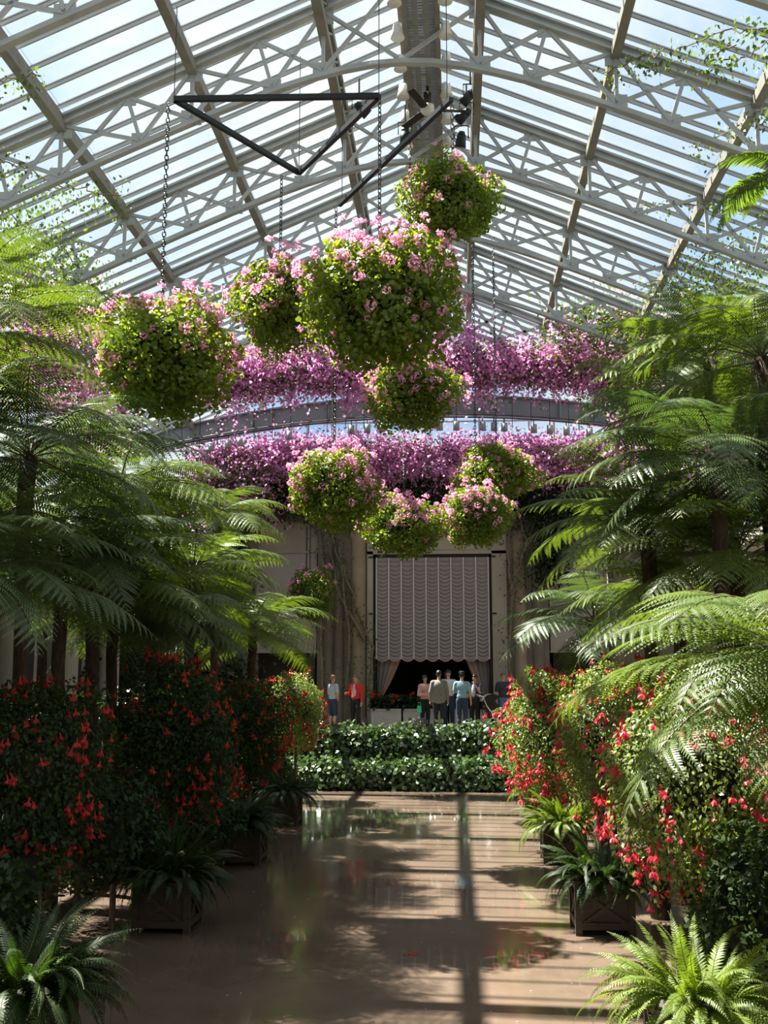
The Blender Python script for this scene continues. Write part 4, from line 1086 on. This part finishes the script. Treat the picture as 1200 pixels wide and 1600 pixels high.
def person(label, px, d, h, rz, top, bottom, hair, skin=SKIN, arms=('down', 'down'), sleeve='short', shorts=False, coat=None, base=TER, long_hair=False, hat=None, inner=None, shoe=None, stance=0.09, xz=None):
    q = P(px, 1100, d) if xz is None else Vector(xz)
    t = thing('person', label, 'person', (q.x, q.y, base), R(rz), 'visitors'); k = h / 1.75; t.scale = (k, k, k)
    b = MB(); sh = MB(); tr = MB()
    for s in (-1, 1):
        hp, kn, an = Vector((s * stance, 0, 0.90)), Vector((s * (stance + 0.015), -0.02, 0.49)), Vector((s * (stance + 0.02), 0.02, 0.09))
        b.caps(hp, kn, 0.082, 0.054); b.caps(kn, an, 0.054, 0.038); b.ell(kn * 0.55 + an * 0.45 + Vector((0, 0.02, 0)), (0.05, 0.052, 0.11))
        b.caps(an + Vector((0, 0.01, -0.04)), an + Vector((s * 0.02, -0.15, -0.055)), 0.04, 0.03)
        kk = kn.lerp(an, 0.12)
        tr.caps(hp, kn, 0.105, 0.082)
        if not shorts: tr.caps(kn, an + Vector((0, 0, -0.01)), 0.080, 0.062)
        e, w = (Vector(v) for v in ARMS[arms[0 if s < 0 else 1]]); e.x *= s; w.x *= s
        S = Vector((s * 0.185, 0, 1.40))
        b.caps(S, e, 0.050, 0.040); b.caps(e, w, 0.041, 0.027)
        dirn = (w - e).normalized(); side = dirn.cross(Vector((1, 0, 0.0)) if abs(dirn.x) < 0.8 else Vector((0, 0, 1))).normalized(); nn = dirn.cross(side)
        palm = w + dirn * 0.05
        b.caps(w, palm + dirn * 0.03, 0.026, 0.030)
        for f_ in range(4):
            r0 = palm + dirn * 0.035 + side * (f_ - 1.5) * 0.019; ln = (0.062, 0.072, 0.068, 0.052)[f_]
            mid = r0 + (dirn * 0.9 + nn * 0.25 * s).normalized() * ln * 0.55; b.caps(r0, mid, 0.0095, 0.009, 6); b.caps(mid, mid + (dirn * 0.7 + nn * 0.6 * s).normalized() * ln * 0.5, 0.009, 0.008, 6)
        th = w + dirn * 0.025 - side * 0.022; b.caps(th, th - side * 0.028 + dirn * 0.028, 0.011, 0.010, 6); b.caps(th - side * 0.028 + dirn * 0.028, th - side * 0.034 + dirn * 0.055, 0.010, 0.008, 6)
        sl_ = coat or sleeve
        if sleeve == 'long': sh.caps(S, e, 0.072, 0.060); sh.caps(e, e.lerp(w, 0.92), 0.058, 0.044)
        else: sh.caps(S, S.lerp(e, 0.72), 0.070, 0.064)
    b.ell((0, 0, 0.97), (0.155, 0.105, 0.13)); b.ell((0, 0.0, 1.12), (0.135, 0.095, 0.17)); b.ell((0, 0, 1.30), (0.165, 0.105, 0.17)); b.caps((-0.15, 0, 1.41), (0.15, 0, 1.41), 0.05, 0.05)
    b.caps((0, 0.005, 1.42), (0, -0.005, 1.55), 0.055, 0.050)
    b.ell((0, 0.0, 1.655), (0.072, 0.092, 0.098)); b.ell((0, -0.025, 1.60), (0.055, 0.062, 0.065)); b.caps((0, -0.088, 1.655), (0, -0.102, 1.628), 0.010, 0.014, 6)
    for s in (-1, 1): b.ell((s * 0.074, 0.01, 1.64), (0.010, 0.02, 0.03))
    lo = 0.86 if coat else 0.95
    sh.ell((0, 0, lo + 0.08), (0.172, 0.128, 0.14)); sh.ell((0, 0, 1.15), (0.160, 0.122, 0.22)); sh.ell((0, 0, 1.31), (0.188, 0.130, 0.175)); sh.caps((-0.155, 0, 1.41), (0.155, 0, 1.41), 0.068, 0.068)
    if coat: sh.caps((-0.08, 0, 0.86), (-0.09, 0, 1.2), 0.115, 0.10); sh.caps((0.08, 0, 0.86), (0.09, 0, 1.2), 0.115, 0.10)
    tr.ell((0, 0, 0.95), (0.168, 0.122, 0.12))
    link('body', remesh(b, 'body', skin, 0.0125), t); link('top', remesh(sh, 'top', top, 0.016), t); link('trousers' if not shorts else 'shorts', remesh(tr, 'trousers', bottom, 0.016), t)
    if inner: MB().ell((0, -0.075, 1.22), (0.085, 0.078, 0.24)).build('inner_shirt', inner, t, True)
    hm = MB().ell((0, 0.012, 1.672), (0.084, 0.102, 0.098), 18, 12)
    keep = [f for f in hm.f if not all(hm.v[i][1] < -0.035 and hm.v[i][2] < 1.695 for i in f) and not all(hm.v[i][2] < 1.60 for i in f)]
    hm.f = keep; hm.m = [0] * len(keep)
    if long_hair: hm.ell((0, 0.055, 1.56), (0.085, 0.055, 0.14), 12, 8)
    hm.build('hair', hair, t, True)
    if hat: MB().lathe([(0.094, 1.70), (0.092, 1.75), (0.06, 1.785), (0.01, 1.79)], 16, (0, 0.008, 0)).span((-0.06, -0.17, 1.698), (0.06, -0.06, 1.71)).build('cap', hat, t, True)
    for s in (-1, 1):
        MB().ell((s * 0.029, -0.083, 1.657), (0.013, 0.008, 0.008), 8, 6).build('eye', HAIRB, t); MB().span((s * 0.029 - 0.018, -0.092, 1.676), (s * 0.029 + 0.018, -0.084, 1.682)).build('eyebrow', hair, t)
        MB().caps((s * (stance + 0.02), 0.05, 0.045), (s * (stance + 0.045), -0.14, 0.035), 0.048, 0.04).build('shoe', shoe or SHOE, t, True)
    MB().ell((0, -0.080, 1.592), (0.024, 0.008, 0.007), 8, 6).build('mouth', mat('lips', (0.4, 0.12, 0.1), 0.5), t)
    return t
PINKS = cloth('pink_checked_cotton', (0.62, 0.33, 0.28)); GREYJ = cloth('grey_jacket_wool', (0.20, 0.19, 0.165)); WHT = cloth('white_cotton', (0.62, 0.63, 0.62))
BLUE = cloth('light_blue_cotton', (0.24, 0.40, 0.50)); NAVY = cloth('navy_cloth', (0.03, 0.035, 0.075)); REDC = cloth('red_knit', (0.58, 0.025, 0.03)); GREYT = cloth('pale_grey_jersey', (0.42, 0.48, 0.55)); FLOR = cloth('pink_white_print', (0.66, 0.46, 0.46))
person('woman in pink checked shirt, arms folded, facing the group', 664, 32.4, 1.60, 35, PINKS, BLK, HAIRB, SKIN2, ('fold', 'down'), 'long')
person('man in grey jacket and black trousers seen from behind', 686, 31.5, 1.74, 178, GREYJ, BLK, HAIRB, SKIN2, ('down', 'down'), 'long', coat=True)
person('man in white shirt facing the viewer behind the grey jacket', 701, 32.7, 1.76, -5, WHT, DEN, HAIRB, SKIN, ('down', 'fore'), 'short')
person('man in light blue T-shirt and dark cap seen from behind', 722, 31.6, 1.70, 172, BLUE, DEN, HAIRB, SKIN, ('down', 'fore'), 'short', hat=BLK)
person('woman in navy vest over white blouse, hand raised near her face', 742, 32.3, 1.62, -25, NAVY, BLK, HAIRB, SKIN, ('down', 'face'), 'short', inner=WHT)
person('person in blue jeans half hidden by the coral fuchsia', 787, 32.4, 1.68, 20, cloth('charcoal_cloth', (0.04, 0.04, 0.05)), JEAN, HAIRL, SKIN, ('down', 'fore'), 'short')
person('person with ginger hair in pale grey hooded top and dark shorts', 520, 32.2, 1.60, 135, GREYT, DEN, HAIRG, SKIN, ('hip', 'fore'), 'short', shorts=True)
person('woman in open red cardigan over pink print top', 556, 32.2, 1.62, -30, REDC, BLK, HAIRL, SKIN, ('fore', 'down'), 'long', inner=FLOR)
person('person in dark clothes in the dim doorway', 697, 36.6, 1.78, 10, cloth('maroon_cloth', (0.10, 0.04, 0.035)), BLK, HAIRB, SKIN2, ('fold', 'fold'), 'long')
lp = P(88, 1075, 23.5)
person('person in dark top among the pale columns at far left', 88, 23.5, 1.66, 60, cloth('dusty_dark_cloth', (0.10, 0.05, 0.05)), BLK, HAIRL, SKIN, ('down', 'fore'), 'long', xz=(max(lp.x, -9.6), lp.y, TER))
# green bag held by the woman in pink
bp = P(655, 1108, 32.1)
gb = thing('handbag', 'small bright green bag held by the woman in pink', 'bag', bp)
MGRN = cloth('green_vinyl', (0.05, 0.55, 0.25))
MB().add([(-0.07, -0.04, -0.1), (0.07, -0.04, -0.1), (0.07, 0.04, -0.1), (-0.07, 0.04, -0.1), (-0.055, -0.02, 0.1), (0.055, -0.02, 0.1), (0.055, 0.02, 0.1), (-0.055, 0.02, 0.1)], [(3, 2, 1, 0), (4, 5, 6, 7), (0, 1, 5, 4), (1, 2, 6, 5), (2, 3, 7, 6), (3, 0, 4, 7)]).build('bag_body', MGRN, gb)
MB().tube([(-0.04, 0, 0.1), (-0.03, 0, 0.2), (0.03, 0, 0.2), (0.04, 0, 0.1)], 0.008, 5).build('handle', MGRN, gb)
# stroller
sp = P(768, 1120, 32.0)
st = thing('stroller', 'black baby stroller with pale curved frame beside the fuchsia', 'stroller', (sp.x, sp.y, TER), R(10))
MSIL = mat('silver_tube', (0.6, 0.6, 0.58), 0.35, 0.7, 0.05)
seat = MB().add([(-0.2, -0.22, 0.35), (0.28, -0.22, 0.35), (0.28, 0.22, 0.35), (-0.2, 0.22, 0.35), (-0.28, -0.22, 0.95), (-0.05, -0.22, 0.98), (-0.05, 0.22, 0.98), (-0.28, 0.22, 0.95), (0.33, -0.22, 0.55), (0.33, 0.22, 0.55)],
    [(3, 2, 1, 0), (4, 5, 6, 7), (0, 4, 7, 3), (0, 1, 8, 5, 4), (3, 7, 6, 9, 2), (1, 2, 9, 8), (5, 8, 9, 6)]); seat.build('seat', BLK, st)
hood = MB()
for k in range(10):
    a0, a1 = R(40 + 13 * k), R(40 + 13 * (k + 1))
    for (u, v) in ((a0, a1),):
        A = [(-0.02 + 0.3 * math.cos(u), y, 0.80 + 0.26 * math.sin(u)) for y in (-0.23, 0.23)] + [(-0.02 + 0.3 * math.cos(v), y, 0.80 + 0.26 * math.sin(v)) for y in (0.23, -0.23)]
        hood.add(A, [(0, 1, 2, 3)]); hood.add([(-0.02, -0.23, 0.80), A[0], A[3]], [(0, 1, 2)]); hood.add([(-0.02, 0.23, 0.80), A[2], A[1]], [(0, 1, 2)])
hood.build('hood', BLK, st)
for s in (-1, 1):
    MB().tube([(-0.42, s * 0.24, 1.02), (-0.30, s * 0.24, 0.98), (-0.18, s * 0.24, 0.7), (0.05, s * 0.24, 0.4), (0.36, s * 0.24, 0.12)], 0.016, 6).build('frame_tube', MSIL, st)
    MB().tube([(0.12, s * 0.24, 0.5), (-0.30, s * 0.24, 0.12)], 0.016, 6).build('frame_tube', MSIL, st)
    for x in (-0.3, 0.36):
        M_ = MB(); pts = [(x + 0.10 * math.cos(2 * math.pi * k / 16), s * 0.24, 0.12 + 0.10 * math.sin(2 * math.pi * k / 16)) for k in range(17)]
        M_.tube(pts, 0.02, 6, caps=False)
        for k in range(3): M_.bar((x - 0.09 * math.cos(k * 1.05), s * 0.24, 0.12 - 0.09 * math.sin(k * 1.05)), (x + 0.09 * math.cos(k * 1.05), s * 0.24, 0.12 + 0.09 * math.sin(k * 1.05)), 0.012, 0.012)
        wh = M_.build('wheel', BLK, st); MB().tube([(x, s * 0.24 - 0.03, 0.12), (x, s * 0.24 + 0.03, 0.12)], 0.022, 8).build('hub', MSIL, wh)
MB().tube([(-0.42, -0.24, 1.02), (-0.45, 0, 1.04), (-0.42, 0.24, 1.02)], 0.02, 6).build('handle_bar', BLK, st)
# sprig and pale ornament in the ivy
q = P(655, 1160, 30.3); sg = thing('dry_sprig', 'grey leafy sprig rising from the upper ivy hedge', 'plant', (q.x, q.y, 1.3))
M_SPR = leaf('grey_leaf', (0.10, 0.11, 0.10), (0.28, 0.29, 0.28), 0.15, (1, 1, 1), 0.6, 0.3)
MB().tube([(0, 0, 0), (0.02, 0, 0.3), (-0.03, 0, 0.55)], 0.012, 5).tube([(0.02, 0, 0.3), (0.16, 0, 0.5)], 0.01, 5).tube([(0, 0, 0.2), (-0.2, 0, 0.45)], 0.01, 5).build('stem', M_BARK, sg)
n = 140; rg = np.random.default_rng(5); cc = np.array([(-0.03, 0, 0.5), (0.16, 0, 0.48), (-0.2, 0, 0.44), (0.02, 0, 0.3)])[rg.integers(0, 4, n)] + rg.normal(size=(n, 3)) * 0.05
tag(link('leaves', leaves('leaves', cc, rdir(n), rdir(n), 0.08, 0.05, M_SPR), sg), kind='stuff')
q = P(628, 1158, 30.2); orn = thing('stone_ornament', 'small pale stone ornament set in the upper ivy hedge', 'ornament', q)
MB().lathe([(0.05, -0.1), (0.06, -0.06), (0.02, -0.02), (0.05, 0.04), (0.09, 0.08), (0.10, 0.10)], 10).build('bowl', M_MARBLE, orn, True); MB().span((-0.07, -0.07, -0.14), (0.07, 0.07, -0.1)).build('foot', M_MARBLE, orn)

# ------------------------------------------------------------------ vines under the roof
def roof_vine(label, px, nl, seed, spread=0.10, hang=0.3, drop=0.55, ls=0.085, lmat=None):
    pts = [PR(x, y, drop) for x, y in px]; o = pts[0]
    t = thing('roof_vine', label, 'vine', o); rg = np.random.default_rng(seed)
    fine = []
    for a, b in zip(pts[:-1], pts[1:]):
        for q in range(6): fine.append(a.lerp(b, q / 6) - o + Vector(rg.normal(size=3) * 0.03))
    fine.append(pts[-1] - o)
    MB().tube(fine, 0.012, 5).build('stem', M_BARK, t)
    A = np.array([tuple(x) for x in fine]); i = rg.integers(0, len(A) - 1, nl); f = rg.random((nl, 1))
    c = A[i] * (1 - f) + A[i + 1] * f + rg.normal(size=(nl, 3)) * spread; c[:, 2] -= hang * rg.random(nl) ** 2
    ax = nrm(rg.normal(size=(nl, 3)) * 0.6 + np.array((0, 0, -1.0))); s = ls * rg.uniform(0.6, 1.3, nl)
    tag(link('foliage', leaves('foliage', c, ax, nrm(rg.normal(size=(nl, 3))), s, s * 0.6, lmat or L_VINE), t), kind='stuff')
roof_vine('leafy vine strand crossing the top right corner of the roof', [(1215, 40), (1130, 50), (1060, 75), (1000, 90), (940, 115)], 330, 91)
roof_vine('vine strand reaching inward below the top right corner', [(1215, 60), (1150, 95), (1090, 95), (1150, 70)], 150, 92)
roof_vine('vine strand wound round the outer right purlin', [(1215, 160), (1170, 185), (1120, 215), (1080, 228)], 170, 93)
roof_vine('vine along the lower right roof bars', [(1190, 310), (1120, 320), (1050, 318), (1000, 322)], 120, 94)
roof_vine('leafy vine clinging to the right eave', [(1150, 380), (1100, 400), (1060, 440), (1020, 470)], 900, 95, 0.28, 0.6)
roof_vine('bushy vine on the right eave by the palm', [(1215, 380), (1160, 420), (1110, 470), (1080, 540)], 1500, 96, 0.40, 0.8)
roof_vine('sparse vine at the upper left edge', [(-15, 130), (30, 122), (60, 118)], 90, 97)
roof_vine('leafy vine along the left truss', [(-15, 245), (40, 265), (90, 290), (150, 300), (190, 305)], 420, 98, 0.16, 0.4)
roof_vine('bushy vine on the left eave', [(-15, 300), (20, 340), (60, 370), (110, 400), (140, 440)], 1900, 99, 0.36, 0.8)
roof_vine('vine trailing on the left eave above the purple flowers', [(60, 440), (110, 430), (160, 460)], 900, 101, 0.30, 0.7)

# ------------------------------------------------------------------ fallen petals
n = 170; rg = np.random.default_rng(3)
c = np.stack([rg.uniform(-3.0, 2.0, n), rg.uniform(10, 29, n), np.full(n, 0.006)], 1)
pt_ = link('fallen_petals', leaves('fallen_petals', c, nrm(np.stack([rg.normal(size=n), rg.normal(size=n), np.zeros(n)], 1)), np.tile((0., 0., 1.), (n, 1)), 0.03, 0.02, L_PINK))
tag(pt_, 'scattered pink petals lying on the wet floor', 'petals', kind='stuff')
q = PZ(640, 1491, 0.0)
fp_ = thing('fallen_flower', 'red fallen flower lying alone on the wet floor', 'flower', (q.x, q.y, 0.0))
cc = np.stack([rg.normal(size=14) * 0.05, rg.normal(size=14) * 0.03, np.full(14, 0.012)], 1)
link('petals', leaves('petals', cc, nrm(np.stack([rg.normal(size=14), rg.normal(size=14), np.zeros(14)], 1)), np.tile((0., 0., 1.), (14, 1)), 0.05, 0.03, L_RED), fp_)
